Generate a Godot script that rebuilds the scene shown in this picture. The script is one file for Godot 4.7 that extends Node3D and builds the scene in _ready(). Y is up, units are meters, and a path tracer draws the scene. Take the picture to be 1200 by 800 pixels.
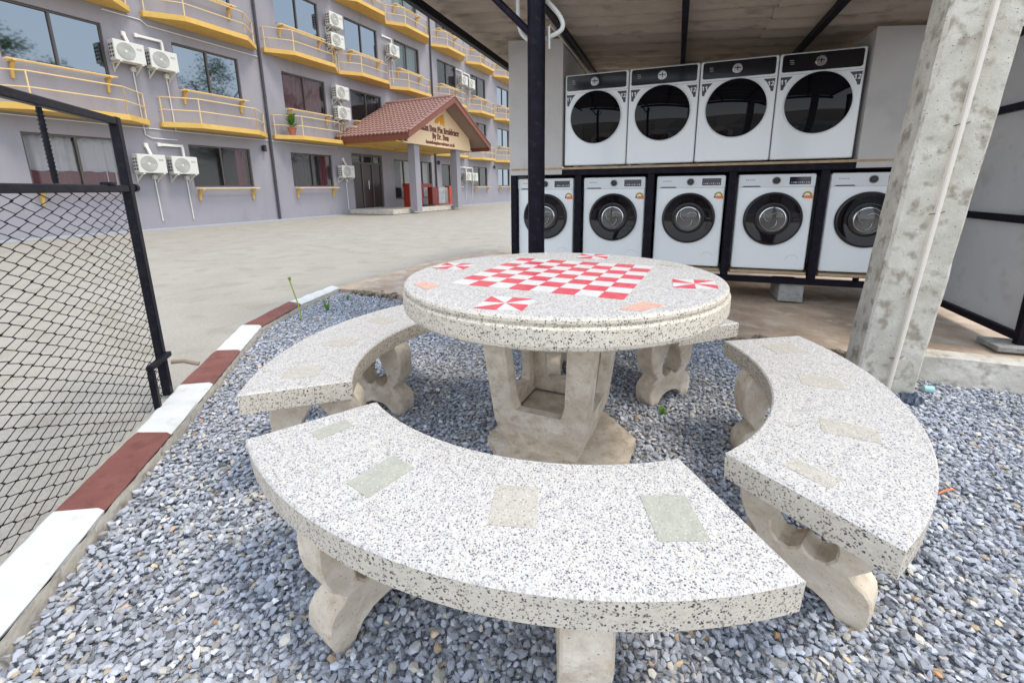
extends Node3D
# A stone table set on gravel between a laundry canopy and an apartment house.
# World: y up, metres, gravel top at y = 0. Two building frames:
#   row frame  : x along the machines, z out of their fronts   (ROW)
#   house frame: x along the facade, z out of the facade       (HOUSE)

var used_names := {}
var M := {}
var rng := RandomNumberGenerator.new()
var ROW: Transform3D
var HOUSE: Transform3D
const DRIVE_Y := 0.045

# ------------------------------------------------------------------ camera, sky, sun
func set_camera_and_light() -> void:
	var cam := Camera3D.new()
	cam.name = "camera"
	var p := deg_to_rad(12.65)
	var r := deg_to_rad(0.70)
	# rows of the world-to-camera turn (right, up, forward), forward = -z
	var right := Vector3(cos(r), -sin(r) * cos(p), sin(r) * sin(p))
	var up := Vector3(sin(r), cos(r) * cos(p), -cos(r) * sin(p))
	var back := right.cross(up)
	cam.transform = Transform3D(Basis(right, up, back).orthonormalized(), Vector3(0, 1.10, 0))
	add_child(cam)
	var near := 0.05
	cam.set_frustum(800.0 / 516.0 * near, Vector2(0, -64.0 / 516.0 * near), near, 400.0)
	cam.current = true

	var env := Environment.new()
	env.background_mode = Environment.BG_SKY
	var sky_mat := ProceduralSkyMaterial.new()
	sky_mat.sky_top_color = Color(0.80, 0.85, 0.92)
	sky_mat.sky_horizon_color = Color(0.95, 0.955, 0.96)
	sky_mat.sky_curve = 0.2
	sky_mat.ground_bottom_color = Color(0.45, 0.44, 0.42)
	sky_mat.ground_horizon_color = Color(0.75, 0.76, 0.77)
	sky_mat.energy_multiplier = 1.0
	var sky := Sky.new()
	sky.sky_material = sky_mat
	env.sky = sky
	env.background_energy_multiplier = 1.2
	env.tonemap_mode = Environment.TONE_MAPPER_LINEAR
	env.tonemap_exposure = 1.8
	env.sdfgi_enabled = true
	env.ssao_enabled = true
	env.ssil_enabled = true
	var we := WorldEnvironment.new()
	we.name = "world_environment"
	we.environment = env
	add_child(we)

	var sun := DirectionalLight3D.new()
	sun.name = "sun"
	sun.light_energy = 0.44
	sun.light_angular_distance = 17.0
	sun.light_color = Color(1.0, 0.96, 0.9)
	sun.shadow_enabled = true
	add_child(sun)
	sun.look_at_from_position(Vector3(1.0, 2.0, 0.34) * 10.0, Vector3.ZERO, Vector3.UP)

# ------------------------------------------------------------------ naming helpers
func numbered(called: String) -> String:
	var n: int = used_names.get(called, -1) + 1
	used_names[called] = n
	return called if n == 0 else "%s_%03d" % [called, n]

func tag(o: Node3D, label: String, category := "", group := "", kind := "") -> void:
	if label: o.set_meta("label", label)
	if category: o.set_meta("category", category)
	if group: o.set_meta("group", group)
	if kind: o.set_meta("kind", kind)

func thing(called: String, xf: Transform3D, label: String, category: String, group := "") -> Node3D:
	var o := Node3D.new()
	o.name = numbered(called)
	add_child(o)
	o.transform = xf
	tag(o, label, category, group)
	return o

func copy(src: Node3D, called: String, xf: Transform3D, label: String, group := "") -> Node3D:
	var o: Node3D = src.duplicate()
	o.name = numbered(called)
	add_child(o)
	o.transform = xf
	o.set_meta("label", label)
	if group: o.set_meta("group", group)
	return o

func structure(called: String, xf := Transform3D.IDENTITY) -> Node3D:
	var o := Node3D.new()
	o.name = numbered(called)
	add_child(o)
	o.transform = xf
	o.set_meta("kind", "structure")
	return o

func S() -> SurfaceTool:
	var st := SurfaceTool.new()
	st.begin(Mesh.PRIMITIVE_TRIANGLES)
	st.set_smooth_group(-1)
	return st

func mesh_of(st: SurfaceTool) -> ArrayMesh:
	st.generate_normals()
	return st.commit()

func part(parent: Node3D, called: String, st: SurfaceTool, m: Material) -> MeshInstance3D:
	return put(parent, called, mesh_of(st), m)

func put(parent: Node3D, called: String, mesh: Mesh, m: Material, xf := Transform3D.IDENTITY) -> MeshInstance3D:
	var o := MeshInstance3D.new()
	o.name = called
	o.mesh = mesh
	if m: o.material_override = m
	o.transform = xf
	parent.add_child(o, true)
	return o

func top(called: String, st: SurfaceTool, m: Material, label := "", category := "", kind := "") -> MeshInstance3D:
	var o := MeshInstance3D.new()
	o.name = numbered(called)
	o.mesh = mesh_of(st)
	o.material_override = m
	add_child(o)
	tag(o, label, category, "", kind)
	return o

# ------------------------------------------------------------------ shape helpers
func tri(st: SurfaceTool, a: Vector3, b: Vector3, c: Vector3) -> void:
	st.add_vertex(a); st.add_vertex(c); st.add_vertex(b)

func quad(st: SurfaceTool, a: Vector3, b: Vector3, c: Vector3, d: Vector3) -> void:
	tri(st, a, b, c); tri(st, a, c, d)

func face(st: SurfaceTool, pts: Array, out: Vector3) -> void:
	var n: Vector3 = (pts[1] - pts[0]).cross(pts[2] - pts[0])
	var q := pts
	if n.dot(out) < 0.0:
		q = pts.duplicate(); q.reverse()
	for i in range(1, q.size() - 1):
		tri(st, q[0], q[i], q[i + 1])

func box(st: SurfaceTool, c: Vector3, size: Vector3, bev := 0.0, xf := Transform3D.IDENTITY) -> void:
	var h := size * 0.5
	var vs := func(s: Vector3, axis: int) -> Vector3:
		var v := Vector3.ZERO
		for k in 3:
			v[k] = s[k] * (h[k] if k == axis or bev <= 0.0 else h[k] - bev)
		return xf * (c + v)
	for a in 3:
		var b := (a + 1) % 3
		var d := (a + 2) % 3
		for sa in [-1.0, 1.0]:
			var out := Vector3.ZERO
			out[a] = sa
			var pts := []
			for q in [[-1, -1], [1, -1], [1, 1], [-1, 1]]:
				var s := Vector3.ZERO
				s[a] = sa; s[b] = q[0]; s[d] = q[1]
				pts.append(vs.call(s, a))
			face(st, pts, xf.basis * out)
			if bev > 0.0:
				for sb in [-1.0, 1.0]:
					var o2 := Vector3.ZERO
					o2[a] = sa; o2[b] = sb
					var s0 := Vector3.ZERO
					s0[a] = sa; s0[b] = sb; s0[d] = -1.0
					var s1 := s0
					s1[d] = 1.0
					face(st, [vs.call(s0, a), vs.call(s1, a), vs.call(s1, b), vs.call(s0, b)], xf.basis * o2)
	if bev > 0.0:
		for i in 8:
			var s := Vector3(-1.0 if i & 1 else 1.0, -1.0 if i & 2 else 1.0, -1.0 if i & 4 else 1.0)
			face(st, [vs.call(s, 0), vs.call(s, 1), vs.call(s, 2)], xf.basis * s)

func area2(poly: PackedVector2Array) -> float:
	var a := 0.0
	for i in poly.size():
		a += poly[i].cross(poly[(i + 1) % poly.size()])
	return a * 0.5

# polygon in xy, pushed from z0 to z1
func prism(st: SurfaceTool, poly: PackedVector2Array, z0: float, z1: float, xf := Transform3D.IDENTITY, sides := true, smooth := -1) -> void:
	if area2(poly) < 0.0:
		poly = poly.duplicate(); poly.reverse()
	var idx := Geometry2D.triangulate_polygon(poly)
	for i in range(0, idx.size(), 3):
		var a := poly[idx[i]]; var b := poly[idx[i + 1]]; var c := poly[idx[i + 2]]
		face(st, [xf * Vector3(a.x, a.y, z1), xf * Vector3(b.x, b.y, z1), xf * Vector3(c.x, c.y, z1)], xf.basis * Vector3(0, 0, 1))
		face(st, [xf * Vector3(a.x, a.y, z0), xf * Vector3(b.x, b.y, z0), xf * Vector3(c.x, c.y, z0)], xf.basis * Vector3(0, 0, -1))
	if not sides: return
	if smooth >= 0: st.set_smooth_group(smooth)
	for i in poly.size():
		var a := poly[i]; var b := poly[(i + 1) % poly.size()]
		var n := Vector3(b.y - a.y, a.x - b.x, 0)
		face(st, [xf * Vector3(a.x, a.y, z0), xf * Vector3(b.x, b.y, z0), xf * Vector3(b.x, b.y, z1), xf * Vector3(a.x, a.y, z1)], xf.basis * n)
	st.set_smooth_group(-1)

# polygon given as world x,z; a slab between y0 and y1
func slab(st: SurfaceTool, xz: Array, y0: float, y1: float) -> void:
	var poly := PackedVector2Array()
	for v in xz: poly.append(Vector2(v.x, -v.y))
	prism(st, poly, y0, y1, Transform3D(Basis(Vector3(1, 0, 0), Vector3(0, 0, -1), Vector3(0, 1, 0)), Vector3.ZERO))

func tube(st: SurfaceTool, pts: Array, r: float, seg := 8, caps := true) -> void:
	st.set_smooth_group(1)
	var rings := []
	var ref := Vector3.UP
	for i in pts.size():
		var d: Vector3
		if i == 0: d = pts[1] - pts[0]
		elif i == pts.size() - 1: d = pts[i] - pts[i - 1]
		else: d = (pts[i] - pts[i - 1]).normalized() + (pts[i + 1] - pts[i]).normalized()
		d = d.normalized()
		if i == 0: ref = Vector3.UP if absf(d.y) < 0.9 else Vector3.RIGHT
		var u := (ref - d * ref.dot(d)).normalized()
		ref = u
		var v := d.cross(u)
		var ring := []
		for k in seg:
			var a := TAU * k / seg
			ring.append(pts[i] + (u * cos(a) + v * sin(a)) * r)
		rings.append(ring)
	for i in rings.size() - 1:
		for k in seg:
			var k2 := (k + 1) % seg
			quad(st, rings[i][k], rings[i][k2], rings[i + 1][k2], rings[i + 1][k])
	st.set_smooth_group(-1)
	if caps:
		face(st, rings[0], pts[0] - pts[1])
		face(st, rings[-1], pts[-1] - pts[-2])

# profile of (radius, z), turned about z
func lathe(st: SurfaceTool, prof: Array, seg := 32, xf := Transform3D.IDENTITY, soft := false) -> void:
	for i in prof.size() - 1:
		st.set_smooth_group(2 if soft else 10 + i)
		var p: Vector2 = prof[i]; var q: Vector2 = prof[i + 1]
		for k in seg:
			var a := TAU * k / seg; var b := TAU * (k + 1) / seg
			var p0 := xf * Vector3(p.x * cos(a), p.x * sin(a), p.y); var p1 := xf * Vector3(p.x * cos(b), p.x * sin(b), p.y)
			var q0 := xf * Vector3(q.x * cos(a), q.x * sin(a), q.y); var q1 := xf * Vector3(q.x * cos(b), q.x * sin(b), q.y)
			if p.x > 1e-5: tri(st, p0, p1, q1 if q.x > 1e-5 else q0)
			if q.x > 1e-5: tri(st, p0, q1, q0)
	st.set_smooth_group(-1)

func at(x: float, y: float, z: float) -> Transform3D:
	return Transform3D(Basis.IDENTITY, Vector3(x, y, z))

func turned(x: float, y: float, z: float, angle: float) -> Transform3D:
	return Transform3D(Basis(Vector3.UP, angle), Vector3(x, y, z))

func bar(st: SurfaceTool, a: Vector3, b: Vector3, w: float, h: float, bev := 0.0) -> void:
	var d := (b - a)
	var z := d.normalized()
	var ref := Vector3.UP if absf(z.y) < 0.9 else Vector3.RIGHT
	var x := ref.cross(z).normalized()
	var y := z.cross(x)
	box(st, Vector3.ZERO, Vector3(w, h, d.length()), bev, Transform3D(Basis(x, y, z), (a + b) * 0.5))

# ------------------------------------------------------------------ materials
func lin(r: float, g: float, b: float, a := 1.0) -> Color:
	var c := Color(r, g, b).linear_to_srgb()
	c.a = a
	return c

func noise_bytes(size: int, freq: float, sd: int, octaves := 4, kind := FastNoiseLite.TYPE_SIMPLEX_SMOOTH) -> PackedByteArray:
	var n := FastNoiseLite.new()
	n.seed = sd
	n.noise_type = kind
	n.frequency = freq
	n.fractal_octaves = octaves
	var im := n.get_seamless_image(size, size)
	im.convert(Image.FORMAT_L8)
	return im.get_data()

func image_tex(size: int, data: PackedByteArray) -> ImageTexture:
	return ImageTexture.create_from_image(Image.create_from_data(size, size, false, Image.FORMAT_RGB8, data))

func grey_tex(size: int, data: PackedByteArray) -> ImageTexture:
	return ImageTexture.create_from_image(Image.create_from_data(size, size, false, Image.FORMAT_L8, data))

# a blotchy surface: linear colours a..b by coarse noise, c where a third noise is high, fine grain over all
func blotch(size: int, a: Color, b: Color, c: Color, f1: float, f2: float, c_from: float, grain: float, sd: int) -> ImageTexture:
	var n1 := noise_bytes(size, f1, sd, 5)
	var n2 := noise_bytes(size, f2, sd + 1, 4)
	var n3 := noise_bytes(size, f1 * 1.7, sd + 2, 5)
	var out := PackedByteArray()
	out.resize(size * size * 3)
	var r := RandomNumberGenerator.new()
	r.seed = sd
	for i in size * size:
		var t := clampf((n1[i] / 255.0 - 0.5) * 1.6 + 0.5, 0, 1) * 0.65 + n2[i] / 255.0 * 0.35
		var k := a.lerp(b, t)
		var s := clampf((n3[i] / 255.0 - c_from) * 4.0, 0, 1)
		k = k.lerp(c, s * c.a)
		var g := 1.0 + (r.randf() - 0.5) * grain
		k = Color(k.r * g, k.g * g, k.b * g).clamp().linear_to_srgb()
		out[i * 3] = int(k.r * 255); out[i * 3 + 1] = int(k.g * 255); out[i * 3 + 2] = int(k.b * 255)
	return image_tex(size, out)

# white cement with crushed stone chips ground flat
func terrazzo(size: int, mm: float, base: Color, chips: Array, count: int, rmin: float, rmax: float, sd: int) -> ImageTexture:
	var out := PackedByteArray()
	out.resize(size * size * 3)
	var r := RandomNumberGenerator.new()
	r.seed = sd
	var n1 := noise_bytes(size, 0.01, sd, 4)
	for i in size * size:
		var g := 0.86 + n1[i] / 255.0 * 0.2 + (r.randf() - 0.5) * 0.03
		var k := Color(base.r * g, base.g * g, base.b * g).clamp().linear_to_srgb()
		out[i * 3] = int(k.r * 255); out[i * 3 + 1] = int(k.g * 255); out[i * 3 + 2] = int(k.b * 255)
	var px := size / mm
	for c in count:
		var cx := r.randf() * size; var cy := r.randf() * size
		var rad := (rmin + (rmax - rmin) * pow(r.randf(), 2.2)) * px
		var sides := r.randi_range(4, 6)
		var turn := r.randf() * TAU
		var sq := r.randf_range(0.45, 1.0)
		var nx := PackedFloat32Array(); var ny := PackedFloat32Array(); var nd := PackedFloat32Array()
		for s in sides:
			var a := turn + TAU * (s + r.randf_range(-0.3, 0.3)) / sides
			nx.append(cos(a)); ny.append(sin(a)); nd.append(rad * r.randf_range(0.6, 1.0))
		var col: Color = chips[r.randi() % chips.size()]
		var v := r.randf_range(0.75, 1.25)
		col = Color(col.r * v, col.g * v, col.b * v).clamp().linear_to_srgb()
		var R := int(ceil(rad * 1.3))
		var ct := cos(turn); var sn := sin(turn)
		for dy in range(-R, R + 1):
			for dx in range(-R, R + 1):
				var u := dx * ct + dy * sn
				var w := (-dx * sn + dy * ct) / sq
				var inside := true
				for s in sides:
					if u * nx[s] + w * ny[s] > nd[s]:
						inside = false
						break
				if inside:
					var o := (posmod(int(cy) + dy, size) * size + posmod(int(cx) + dx, size)) * 3
					out[o] = int(col.r * 255); out[o + 1] = int(col.g * 255); out[o + 2] = int(col.b * 255)
	return image_tex(size, out)

# dark air holes in cast concrete
func pitted(size: int, t: ImageTexture, count: int, sd: int) -> ImageTexture:
	var data := t.get_image().get_data()
	var r := RandomNumberGenerator.new()
	r.seed = sd
	for c in count:
		var cx := r.randi() % size; var cy := r.randi() % size
		var rad := 0.8 + 2.4 * pow(r.randf(), 3.0)
		var k := r.randf_range(0.25, 0.6)
		for dy in range(-4, 5):
			for dx in range(-4, 5):
				if dx * dx + dy * dy * 2.6 <= rad * rad:
					var o := (posmod(cy + dy, size) * size + posmod(cx + dx, size)) * 3
					for q in 3: data[o + q] = int(data[o + q] * k)
	return image_tex(size, data)

func plain(called: String, c: Color, rough := 0.6, metal := 0.0, spec := 0.5) -> StandardMaterial3D:
	var m := StandardMaterial3D.new()
	m.resource_name = called
	m.albedo_color = c
	m.roughness = rough
	m.metallic = metal
	m.metallic_specular = spec
	M[called] = m
	return m

func textured(called: String, t: Texture2D, metres: float, rough: float, bump: Texture2D = null, bump_cm := 0.0, world := true) -> StandardMaterial3D:
	var m := plain(called, Color.WHITE, rough)
	m.albedo_texture = t
	m.uv1_triplanar = true
	m.uv1_world_triplanar = world
	m.uv1_triplanar_sharpness = 6.0
	m.uv1_scale = Vector3.ONE / metres
	if bump:
		m.heightmap_enabled = true
		m.heightmap_texture = bump
		m.heightmap_scale = bump_cm
	return m

func make_materials() -> void:
	var bump_fine := grey_tex(512, noise_bytes(512, 0.08, 11, 5))
	var bump_coarse := grey_tex(512, noise_bytes(512, 0.02, 12, 6))
	var top_chips := [Color(0.20, 0.19, 0.22), Color(0.27, 0.26, 0.29), Color(0.34, 0.33, 0.36), Color(0.14, 0.13, 0.155), Color(0.22, 0.21, 0.25), Color(0.40, 0.385, 0.39), Color(0.08, 0.075, 0.09), Color(0.44, 0.37, 0.29), Color(0.29, 0.28, 0.32)]
	var t_top := terrazzo(1024, 520.0, Color(0.575, 0.558, 0.528), top_chips, 20000, 0.6, 3.2, 21)
	textured("terrazzo_top", t_top, 0.43, 0.55, bump_fine, 0.05)
	var side_chips := [Color(0.05, 0.045, 0.05), Color(0.09, 0.08, 0.08), Color(0.16, 0.14, 0.13), Color(0.07, 0.06, 0.07), Color(0.3, 0.24, 0.18)]
	var t_side := terrazzo(1024, 520.0, Color(0.64, 0.585, 0.49), side_chips, 6800, 0.7, 3.7, 22)
	textured("terrazzo_side", t_side, 0.45, 0.6, bump_fine, 0.08)
	var in_chips := [Color(0.37, 0.37, 0.32), Color(0.42, 0.41, 0.36), Color(0.31, 0.31, 0.27), Color(0.45, 0.44, 0.39)]
	textured("inlay_green", terrazzo(512, 200.0, Color(0.39, 0.39, 0.335), in_chips, 2600, 0.8, 3.0, 23), 0.2, 0.55)
	in_chips = [Color(0.50, 0.47, 0.42), Color(0.57, 0.55, 0.5), Color(0.44, 0.41, 0.37), Color(0.30, 0.285, 0.28), Color(0.24, 0.23, 0.24)]
	textured("inlay_cream", terrazzo(512, 200.0, Color(0.48, 0.445, 0.385), in_chips, 2600, 0.8, 3.0, 24), 0.2, 0.55)
	in_chips = [Color(0.6, 0.36, 0.28), Color(0.66, 0.44, 0.36), Color(0.5, 0.3, 0.24), Color(0.7, 0.55, 0.48)]
	textured("inlay_pink", terrazzo(512, 200.0, Color(0.60, 0.36, 0.28), in_chips, 2600, 0.8, 3.0, 25), 0.2, 0.55)
	textured("cement", pitted(1024, blotch(1024, Color(0.52, 0.435, 0.33), Color(0.76, 0.685, 0.575), Color(0.40, 0.28, 0.17, 0.5), 0.006, 0.06, 0.58, 0.24, 31), 900, 92), 0.62, 0.95, bump_coarse, 0.45)
	textured("red_tile", blotch(256, Color(0.60, 0.06, 0.09), Color(0.70, 0.11, 0.14), Color(0.52, 0.06, 0.08, 0.5), 0.02, 0.08, 0.6, 0.06, 32), 0.3, 0.3)
	textured("white_tile", blotch(256, Color(0.62, 0.60, 0.58), Color(0.70, 0.69, 0.67), Color(0.5, 0.47, 0.44, 0.4), 0.02, 0.08, 0.65, 0.04, 33), 0.3, 0.35)
	# ground
	textured("driveway", blotch(1024, Color(0.32, 0.298, 0.258), Color(0.362, 0.341, 0.302), Color(0.27, 0.243, 0.20, 0.55), 0.005, 0.12, 0.58, 0.34, 41), 4.6, 0.92, bump_coarse, 0.4)
	textured("slab", blotch(1024, Color(0.33, 0.235, 0.165), Color(0.53, 0.43, 0.335), Color(0.56, 0.52, 0.46, 0.7), 0.006, 0.04, 0.62, 0.2, 42), 2.6, 0.85, bump_coarse, 0.5)
	textured("raw_concrete", blotch(512, Color(0.46, 0.43, 0.37), Color(0.62, 0.59, 0.53), Color(0.22, 0.19, 0.15, 0.7), 0.010, 0.07, 0.62, 0.22, 43), 0.9, 0.95, bump_coarse, 0.5)
	var pc := textured("pillar_concrete", pitted(1024, blotch(1024, Color(0.47, 0.435, 0.36), Color(0.66, 0.625, 0.54), Color(0.25, 0.205, 0.15, 0.75), 0.0055, 0.10, 0.56, 0.34, 44), 1500, 91), 1.1, 0.95, bump_coarse, 0.5)
	pc.uv1_scale = Vector3(1.0 / 0.95, 1.0 / 1.15, 1.0 / 0.95)
	textured("broken_concrete", blotch(512, Color(0.16, 0.12, 0.08), Color(0.36, 0.30, 0.22), Color(0.08, 0.06, 0.04, 0.8), 0.02, 0.1, 0.58, 0.25, 45), 0.5, 0.97, bump_coarse, 1.0)
	textured("gravel_bed", blotch(512, Color(0.32, 0.34, 0.39), Color(0.46, 0.49, 0.55), Color(0.38, 0.37, 0.36, 0.6), 0.05, 0.12, 0.55, 0.4, 46), 0.4, 1.0, bump_fine, 1.0)
	textured("soil", blotch(512, Color(0.20, 0.18, 0.14), Color(0.30, 0.28, 0.23), Color(0.12, 0.13, 0.07, 0.7), 0.01, 0.06, 0.58, 0.2, 47), 6.0, 1.0)
	textured("kerb_white", blotch(512, Color(0.60, 0.615, 0.61), Color(0.67, 0.685, 0.685), Color(0.48, 0.46, 0.42, 0.5), 0.008, 0.06, 0.66, 0.05, 48), 0.8, 0.6, bump_coarse, 0.25)
	textured("kerb_red", blotch(512, Color(0.165, 0.055, 0.045), Color(0.215, 0.08, 0.065), Color(0.11, 0.04, 0.03, 0.6), 0.008, 0.06, 0.62, 0.1, 49), 0.8, 0.6, bump_coarse, 0.25)
	textured("apron", blotch(512, Color(0.28, 0.30, 0.33), Color(0.44, 0.47, 0.51), Color(0.2, 0.21, 0.23, 0.6), 0.08, 0.2, 0.55, 0.5, 50), 0.9, 1.0)
	# house
	var hp := textured("house_paint", blotch(512, Color(0.276, 0.268, 0.302), Color(0.310, 0.300, 0.338), Color(0.245, 0.237, 0.262, 0.5), 0.006, 0.04, 0.60, 0.05, 51), 6.0, 0.85, bump_fine, 0.05)
	hp.uv1_scale = Vector3(1.0 / 3.5, 1.0 / 9.0, 1.0 / 3.5)
	textured("yellow_paint", blotch(256, Color(0.63, 0.39, 0.085), Color(0.69, 0.455, 0.12), Color(0.55, 0.34, 0.09, 0.5), 0.01, 0.06, 0.62, 0.04, 52), 1.5, 0.6)
	textured("rail_paint", blotch(256, Color(0.72, 0.51, 0.22), Color(0.78, 0.60, 0.32), Color(0.62, 0.45, 0.25, 0.5), 0.01, 0.06, 0.62, 0.04, 53), 1.0, 0.55)
	textured("roof_tile", blotch(512, Color(0.22, 0.10, 0.08), Color(0.35, 0.205, 0.175), Color(0.48, 0.37, 0.34, 0.6), 0.03, 0.09, 0.6, 0.2, 54), 1.4, 0.7)  # pale patches put white glints of light into the tile colour
	plain("fascia_brown", lin(0.19, 0.055, 0.032), 0.6)
	plain("soffit_brown", lin(0.24, 0.17, 0.135), 0.8)
	plain("sign_cream", lin(0.80, 0.60, 0.38), 0.6)
	plain("sign_orange", lin(0.72, 0.33, 0.03), 0.5)
	plain("sign_letters", lin(0.16, 0.03, 0.02), 0.5)
	plain("counter_red", lin(0.50, 0.045, 0.015), 0.45)
	plain("counter_dark_red", lin(0.25, 0.025, 0.015), 0.45)
	plain("bronze_frame", lin(0.10, 0.085, 0.075), 0.45, 0.4)
	plain("door_dark", lin(0.028, 0.016, 0.018), 0.3)
	plain("room_paint", lin(0.42, 0.40, 0.38), 0.95)
	plain("curtain_maroon", lin(0.22, 0.07, 0.085), 0.95)
	plain("curtain_pale", lin(0.72, 0.73, 0.77), 0.95)
	plain("curtain_dark", lin(0.045, 0.03, 0.035), 0.95)
	plain("curtain_teal", lin(0.3, 0.42, 0.42), 0.95)
	plain("mirror_glass", lin(0.19, 0.225, 0.26), 0.03, 1.0)
	var g := plain("window_glass", lin(0.015, 0.02, 0.025, 0.2), 0.03, 0.0, 0.38)
	g.transparency = BaseMaterial3D.TRANSPARENCY_ALPHA
	var g2 := plain("clear_glass", lin(0.6, 0.72, 0.7, 0.25), 0.03)
	g2.transparency = BaseMaterial3D.TRANSPARENCY_ALPHA
	plain("ac_white", lin(0.62, 0.62, 0.58), 0.5)
	plain("ac_grille", lin(0.42, 0.42, 0.39), 0.6)
	plain("ac_dark", lin(0.10, 0.10, 0.10), 0.8)
	plain("pvc_white", lin(0.72, 0.71, 0.67), 0.4)
	plain("pipe_dark", lin(0.045, 0.045, 0.055), 0.5)
	plain("lamp_black", lin(0.02, 0.02, 0.022), 0.5)
	plain("lamp_glass", lin(0.5, 0.5, 0.5), 0.3)
	plain("terracotta", lin(0.40, 0.14, 0.08), 0.8)
	var lf := plain("leaf", lin(0.09, 0.20, 0.03), 0.6)
	lf.backlight_enabled = true
	lf.backlight = Color(0.25, 0.35, 0.1)
	var lf2 := plain("tree_leaf", lin(0.045, 0.085, 0.025), 0.6)
	lf2.backlight_enabled = true
	lf2.backlight = Color(0.2, 0.3, 0.1)
	plain("weed_stem", lin(0.28, 0.38, 0.07), 0.7)
	plain("bark", lin(0.10, 0.075, 0.055), 0.95)
	# laundry
	var w := plain("enamel_white", lin(0.80, 0.84, 0.86), 0.28)
	w.clearcoat_enabled = true
	w.clearcoat = 0.4
	w.clearcoat_roughness = 0.1
	plain("plastic_white", lin(0.70, 0.73, 0.75), 0.35)
	plain("black_gloss", lin(0.008, 0.008, 0.012), 0.12)
	plain("black_glass", lin(0.004, 0.004, 0.006), 0.02, 0.0, 0.36)
	plain("ring_dark", lin(0.008, 0.006, 0.008), 0.06, 0.0, 0.4)
	plain("ring_matte", lin(0.015, 0.014, 0.016), 0.4)
	plain("chrome", lin(0.55, 0.55, 0.56), 0.18, 1.0)
	plain("drum_steel", lin(0.16, 0.155, 0.15), 0.32, 1.0)
	var bg := plain("bowl_glass", lin(0.02, 0.02, 0.022, 0.3), 0.03)
	bg.transparency = BaseMaterial3D.TRANSPARENCY_ALPHA
	plain("display_blue", lin(0.015, 0.015, 0.03), 0.08)
	plain("display_print", lin(0.45, 0.47, 0.52), 0.5)
	plain("print_grey", lin(0.35, 0.36, 0.38), 0.5)
	plain("sticker_navy", lin(0.045, 0.05, 0.075), 0.35)
	plain("sticker_white", lin(0.8, 0.8, 0.8), 0.5)
	plain("sticker_yellow", lin(0.75, 0.50, 0.08), 0.5)
	plain("sticker_green", lin(0.20, 0.22, 0.05), 0.5)
	plain("sticker_orange", lin(0.80, 0.22, 0.02), 0.5)
	plain("sticker_blue", lin(0.05, 0.10, 0.30), 0.5)
	var bs := textured("black_steel", blotch(256, Color(0.006, 0.005, 0.010), Color(0.013, 0.011, 0.020), Color(0.03, 0.026, 0.03, 0.5), 0.02, 0.09, 0.66, 0.2, 61), 0.6, 0.42, bump_fine, 0.03)
	bs.metallic_specular = 0.22
	textured("board_grey", blotch(512, Color(0.50, 0.485, 0.47), Color(0.56, 0.545, 0.53), Color(0.44, 0.43, 0.42, 0.6), 0.004, 0.04, 0.63, 0.05, 62), 1.6, 0.9)
	textured("partition_grey", blotch(512, Color(0.62, 0.63, 0.64), Color(0.68, 0.69, 0.70), Color(0.52, 0.52, 0.51, 0.6), 0.006, 0.05, 0.64, 0.07, 63), 1.2, 0.9)
	textured("plywood", blotch(256, Color(0.38, 0.28, 0.17), Color(0.48, 0.37, 0.25), Color(0.25, 0.17, 0.1, 0.6), 0.02, 0.08, 0.62, 0.1, 64), 0.8, 0.8)
	var rs := textured("roof_sheet", blotch(1024, Color(0.37, 0.305, 0.245), Color(0.47, 0.40, 0.33), Color(0.20, 0.15, 0.115, 0.6), 0.005, 0.03, 0.60, 0.10, 65), 1.7, 0.95, bump_coarse, 0.1, false)
	rs.uv1_scale = Vector3(1.0 / 3.6, 1.0, 1.0 / 1.1)
	textured("block_concrete", blotch(256, Color(0.26, 0.26, 0.25), Color(0.38, 0.38, 0.37), Color(0.16, 0.16, 0.15, 0.6), 0.02, 0.1, 0.62, 0.2, 66), 0.4, 0.95, bump_fine, 0.3)
	var gs := textured("gate_steel", blotch(256, Color(0.005, 0.005, 0.010), Color(0.012, 0.012, 0.020), Color(0.04, 0.028, 0.022, 0.5), 0.02, 0.1, 0.68, 0.25, 67), 0.4, 0.4, bump_fine, 0.05)
	gs.metallic_specular = 0.28
	plain("wire_black", lin(0.010, 0.008, 0.014), 0.5, 0.0, 0.3)
	plain("latch_wood", lin(0.26, 0.20, 0.15), 0.7)
	plain("wire_tie", lin(0.16, 0.14, 0.12), 0.6)
	plain("conduit_cream", lin(0.76, 0.70, 0.61), 0.5)
	plain("conduit_white", lin(0.66, 0.66, 0.62), 0.5)
	plain("scrap_blue", lin(0.05, 0.07, 0.11), 0.4)
	plain("scrap_cyan", lin(0.35, 0.62, 0.62), 0.35)
	plain("scrap_orange", lin(0.80, 0.20, 0.06), 0.5)
	var gm := plain("gravel_stone", Color.WHITE, 0.95, 0.0, 0.3)
	gm.vertex_color_use_as_albedo = true

# ------------------------------------------------------------------ ground
# painted kerb: inner and outer top edge, from beside the camera to the far corner
var KI := [Vector2(-0.973, 0.314), Vector2(-1.240, -0.855), Vector2(-1.373, -1.276), Vector2(-1.505, -1.748), Vector2(-1.656, -2.255), Vector2(-1.815, -2.774), Vector2(-1.968, -3.304), Vector2(-1.972, -3.974), Vector2(-1.872, -4.644)]
var KO := [Vector2(-1.140, 0.272), Vector2(-1.404, -0.855), Vector2(-1.535, -1.258), Vector2(-1.667, -1.751), Vector2(-1.828, -2.228), Vector2(-1.981, -2.764), Vector2(-2.133, -3.310), Vector2(-2.128, -4.058), Vector2(-1.987, -4.738)]
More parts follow.
